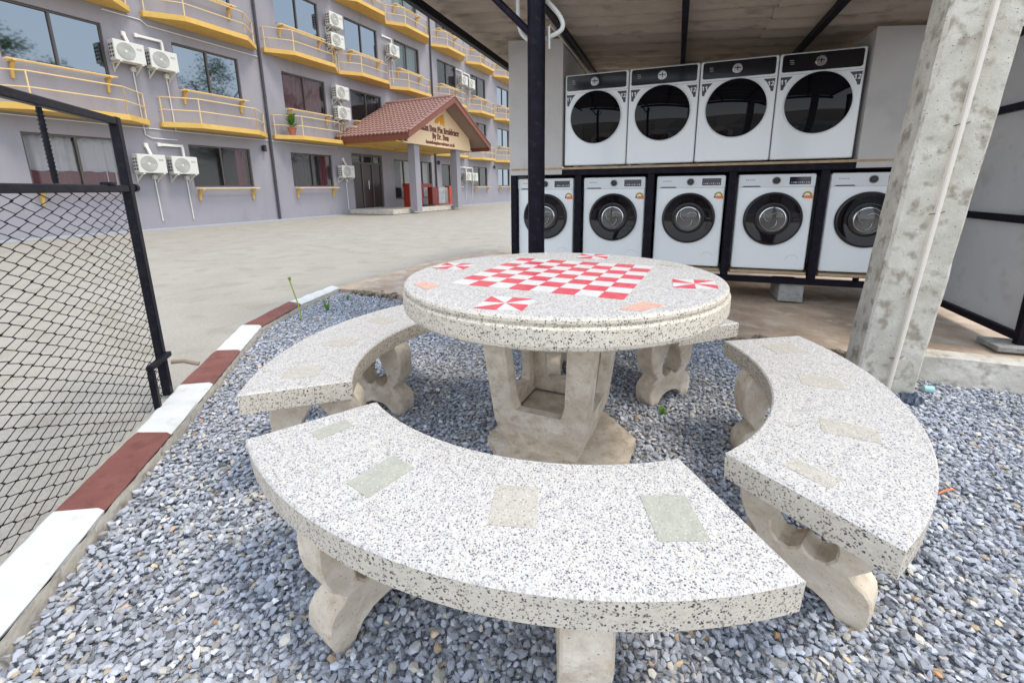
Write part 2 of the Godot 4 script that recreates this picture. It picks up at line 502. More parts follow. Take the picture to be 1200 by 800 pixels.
# front edge of the laundry floor, left to right (world x, z)
var EDGE := [Vector2(-1.93, -4.70), Vector2(-1.47, -4.55), Vector2(-1.14, -4.38), Vector2(-0.6, -4.12), Vector2(0.0, -3.82), Vector2(0.6, -3.53), Vector2(1.1, -3.30), Vector2(1.553, -3.06), Vector2(1.75, -3.0), Vector2(2.143, -2.68), Vector2(2.36, -2.52), Vector2(2.60, -2.33), Vector2(3.6, -1.90), Vector2(5.0, -1.30), Vector2(6.5, -0.65)]

func jagged(line: Array, step: float, amp: float, sd: int) -> Array:
	var r := RandomNumberGenerator.new()
	r.seed = sd
	var out := []
	for i in line.size() - 1:
		var a: Vector2 = line[i]; var b: Vector2 = line[i + 1]
		var n := maxi(1, int(a.distance_to(b) / step))
		var nrm := (b - a).normalized().orthogonal()
		for k in n:
			var p := a.lerp(b, float(k) / n)
			if not (i == 0 and k == 0): p += nrm * r.randf_range(-amp, amp)
			out.append(p)
	out.append(line[-1])
	return out

func build_ground() -> void:
	var st := S()
	face(st, [Vector3(-200, -0.10, -200), Vector3(200, -0.10, -200), Vector3(200, -0.10, 200), Vector3(-200, -0.10, 200)], Vector3.UP)
	top("ground", st, M.soil, "bare ground around the yard", "", "structure")
	# gravel bed under the stones
	st = S()
	slab(st, KI.map(func(v): return v + Vector2(-0.03, 0)) + [Vector2(-1.7, -4.9), Vector2(2.4, -3.1), Vector2(7.0, -0.9), Vector2(7.0, 3.0), Vector2(-0.3, 3.0)], -0.09, -0.012)
	top("gravel_bed", st, M.gravel_bed, "packed blue grey stone dust under the loose gravel", "", "structure")
	# driveway: everything left of the kerb and beyond the laundry floor
	var left := KO.map(func(v): return v + Vector2(0.02, 0))
	var drive: Array = [Vector2(-60, 40), Vector2(-0.2, 40), Vector2(-0.2, 3.0), Vector2(-0.5, 2.2)]
	drive += left
	drive += [Vector2(-1.88, -4.70), Vector2(-1.40, -5.9), Vector2(-0.7, -7.2), Vector2(0.3, -8.0), Vector2(4.0, -7.6), Vector2(9.0, -5.8), Vector2(60, 14), Vector2(60, -60), Vector2(-60, -60)]
	st = S()
	slab(st, drive, -0.095, DRIVE_Y)
	top("driveway", st, M.driveway, "pale concrete driveway", "", "structure")
	# laundry floor, stained, with a broken front edge
	var edge := jagged(EDGE, 0.05, 0.018, 71)
	st = S()
	var back: Array = [Vector2(9.0, -5.8), Vector2(4.0, -7.6), Vector2(0.3, -8.0), Vector2(-0.7, -7.2), Vector2(-1.40, -5.9)]
	slab(st, edge + [Vector2(9.0, -0.2)] + jagged(back + [Vector2(-1.93, -4.72)], 0.2, 0.07, 72), -0.05, DRIVE_Y + 0.006)
	top("laundry_floor", st, M.slab, "brown stained concrete floor under the canopy", "", "structure")
	# rubble along the broken edge
	var rub := S()
	var r := RandomNumberGenerator.new()
	r.seed = 73
	for e in edge:
		if e.x < -1.7 or e.x > 2.3: continue
		for k in 4:
			var s := r.randf_range(0.012, 0.035)
			stone(rub, r, Transform3D(Basis.from_euler(Vector3(r.randf() * 6, r.randf() * 6, r.randf() * 6)).scaled(Vector3(s, s * 0.7, s)), Vector3(e.x + r.randf_range(-0.05, 0.05), r.randf_range(0.0, 0.05), e.y + r.randf_range(-0.03, 0.06))))
	var o := top("rubble", rub, M.broken_concrete, "broken brown concrete rubble along the edge of the laundry floor", "rubble", "stuff")
	# pale apron along the foot of the house
	st = S()
	box(st, Vector3(6.0, DRIVE_Y + 0.012, 0.32), Vector3(16.5, 0.03, 0.66), 0.0)
	box(st, Vector3(32.0, DRIVE_Y + 0.012, 0.32), Vector3(20.0, 0.03, 0.66), 0.0)
	o = top("apron", st, M.apron, "pale gravelled strip at the foot of the grey building", "", "structure")
	o.transform = HOUSE

var ICO := []
func stone(st: SurfaceTool, r: RandomNumberGenerator, xf: Transform3D) -> void:
	var t := 1.618
	var v := [Vector3(-1, t, 0), Vector3(1, t, 0), Vector3(-1, -t, 0), Vector3(1, -t, 0), Vector3(0, -1, t), Vector3(0, 1, t), Vector3(0, -1, -t), Vector3(0, 1, -t), Vector3(t, 0, -1), Vector3(t, 0, 1), Vector3(-t, 0, -1), Vector3(-t, 0, 1)]
	var f := [0, 11, 5, 0, 5, 1, 0, 1, 7, 0, 7, 10, 0, 10, 11, 1, 5, 9, 5, 11, 4, 11, 10, 2, 10, 7, 6, 7, 1, 8, 3, 9, 4, 3, 4, 2, 3, 2, 6, 3, 6, 8, 3, 8, 9, 4, 9, 5, 2, 4, 11, 6, 2, 10, 8, 6, 7, 9, 8, 1]
	var p := []
	for q in v:
		p.append(q.normalized() * r.randf_range(0.55, 1.15))
	for i in range(0, f.size(), 3):
		var a: Vector3 = p[f[i]]; var b: Vector3 = p[f[i + 1]]; var c: Vector3 = p[f[i + 2]]
		face(st, [xf * a, xf * b, xf * c], xf.basis * (a + b + c))

func build_kerb() -> void:
	var kerb := structure("kerb")
	kerb.set_meta("label", "low concrete kerb painted in red and white blocks along the gravel")
	# boundaries of the painted blocks along the kerb as (segment index + fraction)
	var cuts := [0.0, 0.45, 2.0, 3.0, 4.0, 5.0, 6.0, 7.0, 8.0]
	var white := false
	for k in cuts.size() - 1:
		var st := S()
		var a: float = cuts[k]; var b: float = cuts[k + 1]
		var ts := [a]
		var steps := int((b - a) / 0.125 + 0.5)
		for i in range(1, steps): ts.append(a + (b - a) * i / steps)
		ts.append(b)
		var r := RandomNumberGenerator.new()
		r.seed = 80 + k
		var rows := []
		for t: float in ts:
			var i := mini(int(t), KI.size() - 2)
			var fr := t - i
			var pi_: Vector2 = KI[i].lerp(KI[i + 1], fr); var po: Vector2 = KO[i].lerp(KO[i + 1], fr)
			var w := r.randf_range(-0.004, 0.004)
			rows.append([Vector3(po.x, DRIVE_Y - 0.06, po.y), Vector3(po.x, 0.067 + w, po.y), Vector3(lerpf(po.x, pi_.x, 0.08), 0.075 + w, lerpf(po.y, pi_.y, 0.08)), Vector3(lerpf(po.x, pi_.x, 0.9), 0.075 + w, lerpf(po.y, pi_.y, 0.9)), Vector3(pi_.x, 0.064 + w, pi_.y), Vector3(pi_.x - 0.004 + w, 0.052, pi_.y)])
		for i in rows.size() - 1:
			for j in 5:
				face(st, [rows[i][j], rows[i + 1][j], rows[i + 1][j + 1], rows[i][j + 1]], [Vector3(-1, 0, 0), Vector3(-1, 2, 0), Vector3.UP, Vector3(1, 2, 0), Vector3(1, 0, 0)][j])
		face(st, rows[0], Vector3(0, 0, 1))
		face(st, rows[-1], Vector3(0, 0, -1))
		part(kerb, "white_block" if white else "red_block", st, M.kerb_white if white else M.kerb_red)
		white = not white
	# raw concrete foot below the paint, on the gravel side
	var st2 := S()
	for i in KI.size() - 1:
		var n := 8
		for k in n:
			var a: Vector2 = KI[i].lerp(KI[i + 1], float(k) / n); var b: Vector2 = KI[i].lerp(KI[i + 1], float(k + 1) / n)
			var da := Vector2(0.004 * sin(i * 7.0 + k * 2.3), 0); var db := Vector2(0.004 * sin(i * 7.0 + (k + 1) * 2.3), 0)
			if k == n - 1: db = Vector2(0.004 * sin((i + 1) * 7.0), 0)
			face(st2, [Vector3(a.x + da.x - 0.002, 0.055, a.y), Vector3(b.x + db.x - 0.002, 0.055, b.y), Vector3(b.x + db.x + 0.006, -0.05, b.y), Vector3(a.x + da.x + 0.006, -0.05, a.y)], Vector3(1, 0, 0))
	part(kerb, "kerb_foot", st2, M.raw_concrete)

func inside(p: Vector2, poly: PackedVector2Array) -> bool:
	return Geometry2D.is_point_in_polygon(p, poly)

func kerb_gap(p: Vector2) -> float:
	var best := 9.0
	for i in KI.size() - 1:
		best = minf(best, p.distance_to(Geometry2D.get_closest_point_to_segment(p, KI[i], KI[i + 1])))
	return best

func build_gravel() -> void:
	var root := Node3D.new()
	root.name = numbered("gravel")
	add_child(root)
	tag(root, "loose blue grey crushed gravel covering the yard around the table", "gravel", "", "stuff")
	var poly := PackedVector2Array()
	for v in KI: poly.append(v + Vector2(0.012, 0))
	for v in EDGE: poly.append(v + Vector2(0, 0.03))
	for v in [Vector2(6.5, 1.0), Vector2(2.0, 1.3), Vector2(-0.7, 1.0)]: poly.append(v)
	var variants := 10
	var lists := []
	var cols := []
	for i in variants: lists.append([]); cols.append([])
	var r := RandomNumberGenerator.new()
	r.seed = 90
	var tint := FastNoiseLite.new()
	tint.seed = 5
	tint.frequency = 1.2
	for layer in 2:
		var step := 0.0155 if layer == 0 else 0.0215
		var z := -5.0
		while z < 1.3:
			var x := -2.0
			while x < 6.5:
				var far := maxf(0.0, x - 3.0)
				var p := Vector2(x + r.randf_range(-0.6, 0.6) * step, z + r.randf_range(-0.6, 0.6) * step)
				if r.randf() > far * 0.2 and inside(p, poly):
					var s := r.randf_range(0.0068, 0.0128) * (1.35 if r.randf() < 0.12 else 1.0)
					var b := Basis.from_euler(Vector3(r.randf_range(-0.55, 0.55), r.randf() * TAU, r.randf_range(-0.55, 0.55))) * Basis.from_scale(Vector3(s * r.randf_range(0.95, 1.55), s * r.randf_range(0.42, 0.7), s * r.randf_range(0.75, 1.1)))
					var y := (r.randf_range(-0.010, -0.002) if layer == 0 else r.randf_range(0.000, 0.008)) + 0.006 * tint.get_noise_2d(p.x * 3.0, p.y * 3.0) + 0.020 * clampf(1.0 - kerb_gap(p) / 0.3, 0.0, 1.0)
					var v := r.randi() % variants
					lists[v].append(Transform3D(b, Vector3(p.x, y, p.y)))
					var g := clampf(0.40 + r.randfn() * 0.09 + tint.get_noise_2d(p.x, p.y) * 0.05, 0.14, 0.75)
					var c := Color(g * 0.93, g * 0.985, g * 1.115)
					var q := r.randf()
					if q < 0.07: c = Color(g * 1.25, g * 1.18, g * 1.05)
					elif q < 0.082: c = Color(g * 1.3, g * 1.02, g * 0.72)
					elif q < 0.085: c = Color(g * 1.25, g * 0.68, g * 0.36)
					elif q < 0.17: c = Color(g * 1.3, g * 1.33, g * 1.38).clamp()
					cols[v].append(c)
				x += step
			z += step
	var total := 0
	for v in variants:
		var st := S()
		stone(st, r, Transform3D.IDENTITY)
		var mm := MultiMesh.new()
		mm.transform_format = MultiMesh.TRANSFORM_3D
		mm.use_colors = true
		mm.mesh = mesh_of(st)
		mm.mesh.surface_set_material(0, M.gravel_stone)
		mm.instance_count = lists[v].size()
		for i in lists[v].size():
			mm.set_instance_transform(i, lists[v][i])
			mm.set_instance_color(i, cols[v][i])
		total += lists[v].size()
		var o := MultiMeshInstance3D.new()
		o.name = "stones"
		o.multimesh = mm
		o.material_override = M.gravel_stone
		o.set_meta("kind", "stuff")
		root.add_child(o, true)
	print("gravel stones ", total)

# ------------------------------------------------------------------ table and benches
const TABLE := Vector3(0.195, 0, -1.735)
const BOARD_TURN := -0.446   # the board's first axis leans towards the camera on the right

func disc_mesh(prof: Array, seg: int, split: int) -> ArrayMesh:
	# profile (radius, y) from the top centre outwards; the first `split` strips are the polished top
	var mesh := ArrayMesh.new()
	for part_no in 2:
		var st := S()
		var rng_ := range(0, split) if part_no == 0 else range(split, prof.size() - 1)
		var seg_prof := []
		for i in rng_:
			st.set_smooth_group(20 + i)
			var p: Vector2 = prof[i]; var q: Vector2 = prof[i + 1]
			for k in seg:
				var a := TAU * k / seg; var b := TAU * (k + 1) / seg
				var p0 := Vector3(p.x * cos(a), p.y, p.x * sin(a)); var p1 := Vector3(p.x * cos(b), p.y, p.x * sin(b))
				var q0 := Vector3(q.x * cos(a), q.y, q.x * sin(a)); var q1 := Vector3(q.x * cos(b), q.y, q.x * sin(b))
				if p.x > 1e-5: tri(st, p0, q1, p1)
				if q.x > 1e-5: tri(st, p0, q0, q1)
		st.set_smooth_group(-1)
		st.generate_normals()
		st.set_material(M.terrazzo_top if part_no == 0 else M.terrazzo_side)
		st.commit(mesh)
	return mesh

func build_table() -> void:
	var t := thing("stone_table", turned(TABLE.x, 0, TABLE.z, BOARD_TURN), "round terrazzo table with a red and white checkerboard inlaid in its top", "table")
	var prof := [Vector2(0, 0.76), Vector2(0.590, 0.76), Vector2(0.598, 0.7575), Vector2(0.602, 0.752), Vector2(0.6025, 0.744), Vector2(0.600, 0.740), Vector2(0.5965, 0.738), Vector2(0.5965, 0.7345), Vector2(0.604, 0.733), Vector2(0.6085, 0.727), Vector2(0.609, 0.680), Vector2(0.605, 0.668), Vector2(0.595, 0.661), Vector2(0.0, 0.661)]
	put(t, "tabletop", disc_mesh(prof.map(func(v): return Vector2(v.x * 1.018, v.y)), 96, 2), null)
	# checkerboard: 64 tiles, each its own piece (local x along the board, z towards the viewer)
	var side := 0.079
	var tile := S()
	box(tile, Vector3(0, 0.0005, 0), Vector3(side - 0.0012, 0.003, side - 0.0012), 0.0004)
	var tile_mesh := mesh_of(tile)
	for i in 8:
		for j in 8:
			var red := (i + j) % 2 == 1
			put(t, "red_tile" if red else "white_tile", tile_mesh, M.red_tile if red else M.white_tile, at((i - 3.5) * side, 0.7604, (3.5 - j) * side))
	# star inlays in the middle of each side
	for k in 4:
		var a := k * PI / 2.0
		var star := Node3D.new()
		star.name = "star_inlay"
		star.transform = turned(sin(a) * 0.50, 0.7604, cos(a) * 0.50, a + 0.12)
		t.add_child(star, true)
		for red in [true, false]:
			for q in 4:
				var st := S()
				var c: Array = [Vector2(1, 1), Vector2(-1, 1), Vector2(-1, -1), Vector2(1, -1)]
				var h := 0.072
				var p0: Vector2 = c[q] * h; var p1: Vector2 = c[(q + 1) % 4] * h
				var mid := (p0 + p1) * 0.5
				var poly := PackedVector2Array([Vector2.ZERO, p0, mid]) if red else PackedVector2Array([Vector2.ZERO, mid, p1])
				prism(st, poly, -0.001, 0.002, Transform3D(Basis(Vector3(1, 0, 0), Vector3(0, 0, -1), Vector3(0, 1, 0)), Vector3.ZERO))
				part(star, "red_chip" if red else "white_chip", st, M.red_tile if red else M.white_tile)
	# plain stone lozenges at the corners of the board
	for k in 4:
		var a := PI / 4 + k * PI / 2.0
		var st := S()
		prism(st, PackedVector2Array([Vector2(-0.075, 0.0), Vector2(-0.03, -0.042), Vector2(0.075, -0.012), Vector2(0.035, 0.042)]), -0.001, 0.0016, Transform3D(Basis(Vector3(1, 0, 0), Vector3(0, 0, -1), Vector3(0, 1, 0)), Vector3.ZERO))
		var o := part(t, "lozenge_inlay", st, M.inlay_pink if k in [0, 3] else M.inlay_cream)
		o.transform = turned(sin(a) * 0.535, 0.7604, cos(a) * 0.535, a)
	# pedestal: four corner posts joined below, standing on an eight-sided plate
	var ys := [0.6615, 0.17, 0.0355]
	var hw := [0.236, 0.190, 0.148]
	var wall := 0.042
	var st := S()
	for k in 4:
		var turn := Basis(Vector3.UP, k * PI / 2.0)
		var at_face := func(s: float, y: float, inner: float) -> Vector3:
			var h := lerpf(hw[1], hw[0], (y - ys[1]) / (ys[0] - ys[1])) if y >= ys[1] else lerpf(hw[2], hw[1], (y - ys[2]) / (ys[1] - ys[2]))
			return turn * Vector3(s * (h - inner), y, h - inner) + Vector3(-0.02, 0, 0.0)
		var out := turn * Vector3(0, 0, 1)
		var u := [Vector2(-1, 0.662), Vector2(-1, 0.17), Vector2(1, 0.17), Vector2(1, 0.662), Vector2(0.57, 0.662), Vector2(0.56, 0.28), Vector2(0.49, 0.235), Vector2(-0.49, 0.235), Vector2(-0.56, 0.28), Vector2(-0.57, 0.662)]
		var poly := PackedVector2Array(u)
		var idx := Geometry2D.triangulate_polygon(poly)
		for i in range(0, idx.size(), 3):
			var tr := [poly[idx[i]], poly[idx[i + 1]], poly[idx[i + 2]]]
			face(st, tr.map(func(q): return at_face.call(q.x, q.y, 0.0)), out)
			face(st, tr.map(func(q): return at_face.call(q.x * 1.15, q.y, wall)), -out)
		for i in range(4, 9):
			var a: Vector2 = u[i]; var b: Vector2 = u[i + 1]
			face(st, [at_face.call(a.x, a.y, 0.0), at_face.call(b.x, b.y, 0.0), at_face.call(b.x * 1.15, b.y, wall), at_face.call(a.x * 1.15, a.y, wall)], turn * Vector3(-a.x - b.x, 1.0 if i == 6 else 0.1, 0))
		face(st, [at_face.call(-1, 0.17, 0.0), at_face.call(1, 0.17, 0.0), at_face.call(1, 0.0355, 0.0), at_face.call(-1, 0.0355, 0.0)], out)
	# floor of the hollow
	face(st, [Vector3(-0.17, 0.16, -0.15), Vector3(0.13, 0.16, -0.15), Vector3(0.13, 0.16, 0.15), Vector3(-0.17, 0.16, 0.15)], Vector3.UP)
	part(t, "pedestal", st, M.cement)
	st = S()
	var oct := PackedVector2Array()
	for k in 8:
		var a := PI / 8 + k * PI / 4
		oct.append(Vector2(cos(a), sin(a)) * 0.322 + Vector2(0.012, 0.0))
	prism(st, oct, -0.03, 0.036, Transform3D(Basis(Vector3(1, 0, 0), Vector3(0, 0, -1), Vector3(0, 1, 0)), Vector3.ZERO))
	part(t, "base_plate", st, M.cement)

const R_IN := 0.812
const R_OUT := 1.18
func bench_point(r: float, deg: float) -> Vector3:
	var a := deg_to_rad(deg)
	return Vector3(r * cos(a), 0, -r * sin(a))

func bench_slab(half_deg: float) -> ArrayMesh:
	# sector centred on angle 0
	var mesh := ArrayMesh.new()
	var y1 := 0.434
	var y0 := 0.362
	var bev := 0.005
	var n := 40
	for part_no in 2:
		var st := S()
		for i in n:
			var a := -half_deg + 2.0 * half_deg * i / n
			var b := -half_deg + 2.0 * half_deg * (i + 1) / n
			var ring := func(deg: float) -> Array:
				var d := clampf(deg, -half_deg + 0.35, half_deg - 0.35)
				return [bench_point(R_IN + bev, d) + Vector3(0, y1, 0), bench_point(R_OUT - bev, d) + Vector3(0, y1, 0), bench_point(R_OUT, deg) + Vector3(0, y1 - bev, 0), bench_point(R_OUT - 0.004, deg) + Vector3(0, y0, 0), bench_point(R_IN + 0.004, deg) + Vector3(0, y0, 0), bench_point(R_IN, deg) + Vector3(0, y1 - bev, 0)]
			var p: Array = ring.call(a); var q: Array = ring.call(b)
			if part_no == 0:
				var mid0 := bench_point(1.0, (a + b) * 0.5)
				face(st, [p[0], q[0], q[1], p[1]], Vector3.UP)
				st.set_smooth_group(3); face(st, [p[1], q[1], q[2], p[2]], mid0 + Vector3.UP)
				st.set_smooth_group(6); face(st, [p[5], q[5], q[0], p[0]], Vector3.UP - mid0)
				st.set_smooth_group(-1)
				if i == 0: face(st, [p[0], p[1], p[2], p[5]], bench_point(1.0, a - 90.0) + Vector3.UP)
				if i == n - 1: face(st, [q[0], q[1], q[2], q[5]], bench_point(1.0, b + 90.0) + Vector3.UP)
			else:
				var mid := bench_point(1.0, (a + b) * 0.5)
				st.set_smooth_group(4); face(st, [p[2], q[2], q[3], p[3]], mid)
				st.set_smooth_group(-1); face(st, [p[3], q[3], q[4], p[4]], Vector3.DOWN)
				st.set_smooth_group(5); face(st, [p[4], q[4], q[5], p[5]], -mid)
				st.set_smooth_group(-1)
				for e in [[i == 0, p, a], [i == n - 1, q, b]]:
					if e[0]:
						var tang := bench_point(1.0, e[2] + (90.0 if i == n - 1 else -90.0))
						face(st, [e[1][2], e[1][3], e[1][4], e[1][5]], tang)
		st.generate_normals()
		st.set_material(M.terrazzo_top if part_no == 0 else M.terrazzo_side)
		st.commit(mesh)
	return mesh

func bench_leg() -> ArrayMesh:
	# scrolled side plate with an upside-down heart cut out; built as two mirrored halves, x is radial
	var outer := [Vector2(0.0, 0.362), Vector2(0.150, 0.362), Vector2(0.168, 0.335), Vector2(0.176, 0.295), Vector2(0.176, 0.25), Vector2(0.168, 0.21), Vector2(0.152, 0.175), Vector2(0.128, 0.150), Vector2(0.118, 0.138), Vector2(0.130, 0.126), Vector2(0.152, 0.115), Vector2(0.168, 0.095), Vector2(0.174, 0.065), Vector2(0.170, 0.03), Vector2(0.158, 0.0), Vector2(0.150, -0.03), Vector2(0.112, -0.03), Vector2(0.095, 0.005), Vector2(0.072, 0.030), Vector2(0.040, 0.045), Vector2(0.0, 0.050)]
	var heart := [Vector2(0.0, 0.172), Vector2(0.010, 0.156), Vector2(0.028, 0.146), Vector2(0.050, 0.150), Vector2(0.066, 0.170), Vector2(0.070, 0.196), Vector2(0.060, 0.230), Vector2(0.042, 0.265), Vector2(0.020, 0.300), Vector2(0.0, 0.325)]
	for k in heart.size(): heart[k] = Vector2(heart[k].x * 1.18, 0.235 + (heart[k].y - 0.235) * 1.08)
	var bev := 0.006
	var th := 0.05
	var st := S()
	for s in [1.0, -1.0]:
		var rims := []
		var insets := []
		for list in [outer, heart]:
			var rim := []; var inset := []
			for k in list.size():
				var p: Vector2 = list[k]
				var a: Vector2 = list[maxi(k - 1, 0)]; var b: Vector2 = list[mini(k + 1, list.size() - 1)]
				var n := Vector2((b - a).y, -(b - a).x).normalized()   # points into the plate on both outlines
				var q := p + n * bev
				if k == 0 or k == list.size() - 1: q.x = 0.0
				rim.append(Vector2(p.x * s * 0.93, p.y)); inset.append(Vector2(q.x * s * 0.93, q.y))
			rims.append(rim); insets.append(inset)
		var poly := PackedVector2Array(insets[0] + insets[1])
		var idx := Geometry2D.triangulate_polygon(poly)
		for i in range(0, idx.size(), 3):
			var a := poly[idx[i]]; var b := poly[idx[i + 1]]; var c := poly[idx[i + 2]]
			for zz in [th, -th]:
				face(st, [Vector3(a.x, a.y, zz), Vector3(b.x, b.y, zz), Vector3(c.x, c.y, zz)], Vector3(0, 0, zz))
		for l in 2:
			for i in rims[l].size() - 1:
				var a: Vector2 = rims[l][i]; var b: Vector2 = rims[l][i + 1]
				var ia: Vector2 = insets[l][i]; var ib: Vector2 = insets[l][i + 1]
				var n: Vector3 = Vector3(b.y - a.y, a.x - b.x, 0) * -float(s)
				st.set_smooth_group(7 if absf(n.normalized().y) < 0.98 else -1)
				face(st, [Vector3(a.x, a.y, -th + bev), Vector3(b.x, b.y, -th + bev), Vector3(b.x, b.y, th - bev), Vector3(a.x, a.y, th - bev)], n)
				st.set_smooth_group(-1)
				for zs in [1.0, -1.0]:
					face(st, [Vector3(a.x, a.y, zs * (th - bev)), Vector3(b.x, b.y, zs * (th - bev)), Vector3(ib.x, ib.y, zs * th), Vector3(ia.x, ia.y, zs * th)], n.normalized() + Vector3(0, 0, zs))
	return mesh_of(st)

func build_benches() -> void:
	var half := 34.3
	var slab_mesh := bench_slab(half)
	var leg_mesh := bench_leg()
	# [centre x, centre z, middle angle, leg angles from the middle, leg radius, label]
	var list := [
		[0.222, -1.776, -110.5, [-17.2, 15.8], 0.99, "curved terrazzo bench nearest the viewer with three large square inlays"],
		[0.130, -1.708, -25.2, [-20.5, 21.0], 0.955, "curved terrazzo bench on the right beside the leaning concrete pillar"],
		[0.197, -1.712, 163.0, [-7.0, 27.0], 0.955, "curved terrazzo bench on the left beside the red and white kerb"],
		[0.020, -1.683, 54.6, [-22.0, 20.0], 0.93, "curved terrazzo bench behind the table, in front of the washing machines"]]
	for i in list.size():
		var b: Array = list[i]
		var t := thing("stone_bench", turned(b[0], 0, b[1], deg_to_rad(b[2])), b[5], "bench", "curved benches around the stone table")
		put(t, "seat", slab_mesh, null)
		for a: float in b[3]:
			var p := bench_point(b[4], a)
			var leg := put(t, "leg", leg_mesh, M.cement, turned(p.x, 0, p.z, deg_to_rad(a)))
		var k := 0
		for a: float in [-28.8, -12.0, 7.4, 26.5]:
			var st := S()
			var size: Vector2 = [Vector2(0.10, 0.055), Vector2(0.133, 0.085), Vector2(0.124, 0.098), Vector2(0.129, 0.100)][k]
			box(st, Vector3(0, 0.0003, 0), Vector3(size.x, 0.0016, size.y), 0.0)
			var m: Material = M.inlay_green if (k + i) % 2 == 1 or (i == 0 and k == 0) else M.inlay_cream
			if i in [1, 2]: m = M.inlay_cream
			var o := part(t, "inlay_tile", st, m)
			var p := bench_point([0.976, 1.005, 0.98, 1.0][k], a)
			o.transform = turned(p.x, 0.4342, p.z, deg_to_rad(a + [4.0, -5.0, 7.0, -6.0][(k + i) % 4]))
			k += 1

# ------------------------------------------------------------------ chain-link gate
func build_gate() -> void:
	var t := thing("chain_link_gate", turned(-1.82, 0, -2.146, deg_to_rad(-73.0)), "black steel gate with chain-link mesh standing behind the kerb", "gate")
	# local x runs towards the viewer, y up
	var L := 2.05
	var frame := [["post", Vector3(0, 0.06, 0), Vector3(0, 1.44, 0), 0.038], ["top_rail", Vector3(0.019, 1.42, 0), Vector3(L - 0.024, 1.42, 0), 0.034], ["middle_rail", Vector3(0.019, 1.118, 0), Vector3(L - 0.024, 1.118, 0), 0.032], ["post", Vector3(L, 0.06, 0), Vector3(L, 1.44, 0), 0.038]]
	for f in frame:
		var st := S()
		bar(st, f[1], f[2], f[3], f[3], 0.004)
		part(t, f[0], st, M.gate_steel)
	# ribbed upright between the two upper rails
	for x in [0.50, 1.25]:
		var st := S()
		tube(st, [Vector3(x, 1.136, 0), Vector3(x, 1.40, 0)], 0.009, 8)
		var y := 1.15
		while y < 1.39:
			tube(st, [Vector3(x, y, 0), Vector3(x, y + 0.005, 0)], 0.0115, 8)
			y += 0.0145
		part(t, "reinforcing_bar", st, M.gate_steel)
	# latch nub and bolt on the middle rail
	var st := S()
	bar(st, Vector3(-0.065, 1.122, 0.0), Vector3(-0.019, 1.122, 0.0), 0.026, 0.024, 0.003)
	tube(st, [Vector3(-0.075, 1.122, 0.0), Vector3(-0.05, 1.122, 0.0)], 0.02, 10)
	part(t, "latch", st, M.gate_steel)
	st = S()
	box(st, Vector3(0.16, 1.140, 0.0), Vector3(0.05, 0.014, 0.04), 0.003)
	part(t, "clip", st, M.gate_steel)
	# stub bracket at the foot of the post and its drop handle
	st = S()
	bar(st, Vector3(0.19, 0.02, -0.03), Vector3(0.19, 0.266, -0.03), 0.026, 0.026, 0.003)
	bar(st, Vector3(0.203, 0.28, -0.03), Vector3(-0.015, 0.28, -0.03), 0.026, 0.026, 0.003)
	part(t, "foot_bracket", st, M.gate_steel)
	st = S()
	tube(st, [Vector3(-0.02, 0.23, -0.03), Vector3(-0.04, 0.222, -0.08), Vector3(-0.045, 0.205, -0.115), Vector3(-0.045, 0.195, -0.145)], 0.011, 8)
	part(t, "latch_handle", st, M.latch_wood)
	# woven wires: each zigzag its own piece
	var c := 0.044
	var x := 0.03 + c * 0.5
	var k := 0
	var shapes := []
	var jr := RandomNumberGenerator.new()
	jr.seed = 8
	for v in 8:
		var w := S()
		var pts := []
		var n := int(1.055 / (c * 0.5))
		for j in n + 1:
			var sx := (c * 0.5 + 0.002) * (1.0 if (j + v) % 2 == 0 else -1.0) + jr.randf_range(-0.0009, 0.0009)
			var y := 1.10 - j * c * 0.5 + jr.randf_range(-0.0012, 0.0012)
			pts.append(Vector3(sx, y + 0.002, 0.003 * (1.0 if j % 2 == 0 else -1.0)))
			pts.append(Vector3(sx, y - 0.002, -0.003 * (1.0 if j % 2 == 0 else -1.0)))
		tube(w, pts, 0.0017, 5)
		shapes.append(mesh_of(w))
	while x < L - 0.05:
		put(t, "wire", shapes[k % 8], M.wire_black, at(x, 0, 0.0))
		x += c
		k += 1

# ------------------------------------------------------------------ laundry
func row(lat: float, y: float, o: float) -> Transform3D:
	return ROW * at(lat, y, o)

func round_rect(w: float, h: float, r: float, n := 5) -> PackedVector2Array:
	var p := PackedVector2Array()
	for c in [[1, 1, 0.0], [-1, 1, PI / 2], [-1, -1, PI], [1, -1, PI * 1.5]]:
		for i in n + 1:
			var a: float = c[2] + PI / 2 * i / n
			p.append(Vector2(c[0] * (w / 2 - r) + cos(a) * r, c[1] * (h / 2 - r) + sin(a) * r))
	return p

func cabinet(st: SurfaceTool, w: float, h: float, d: float, r: float) -> void:
	# a body with rounded front edges; base at y = 0, front at z = 0
	var shell := [[w, h, 0.0 - d], [w, h, -0.012], [w - 0.008, h - 0.008, -0.003], [w - 0.02, h - 0.02, 0.0]]
	var rings := []
	for s in shell:
		var ring := []
		for v in round_rect(s[0], s[1], r): ring.append(Vector3(v.x, v.y + h / 2, s[2]))
		rings.append(ring)
	for i in 3:
		st.set_smooth_group(8 if i > 0 else 9)
		for k in rings[0].size():
			var k2: int = (k + 1) % rings[0].size()
			face(st, [rings[i][k], rings[i][k2], rings[i + 1][k2], rings[i + 1][k]], rings[i][k] - Vector3(0, h / 2, rings[i][k].z) + Vector3(0, 0, 0.01 * i))
	st.set_smooth_group(-1)
	face(st, rings[3], Vector3(0, 0, 1))
	face(st, rings[0], Vector3(0, 0, -1))

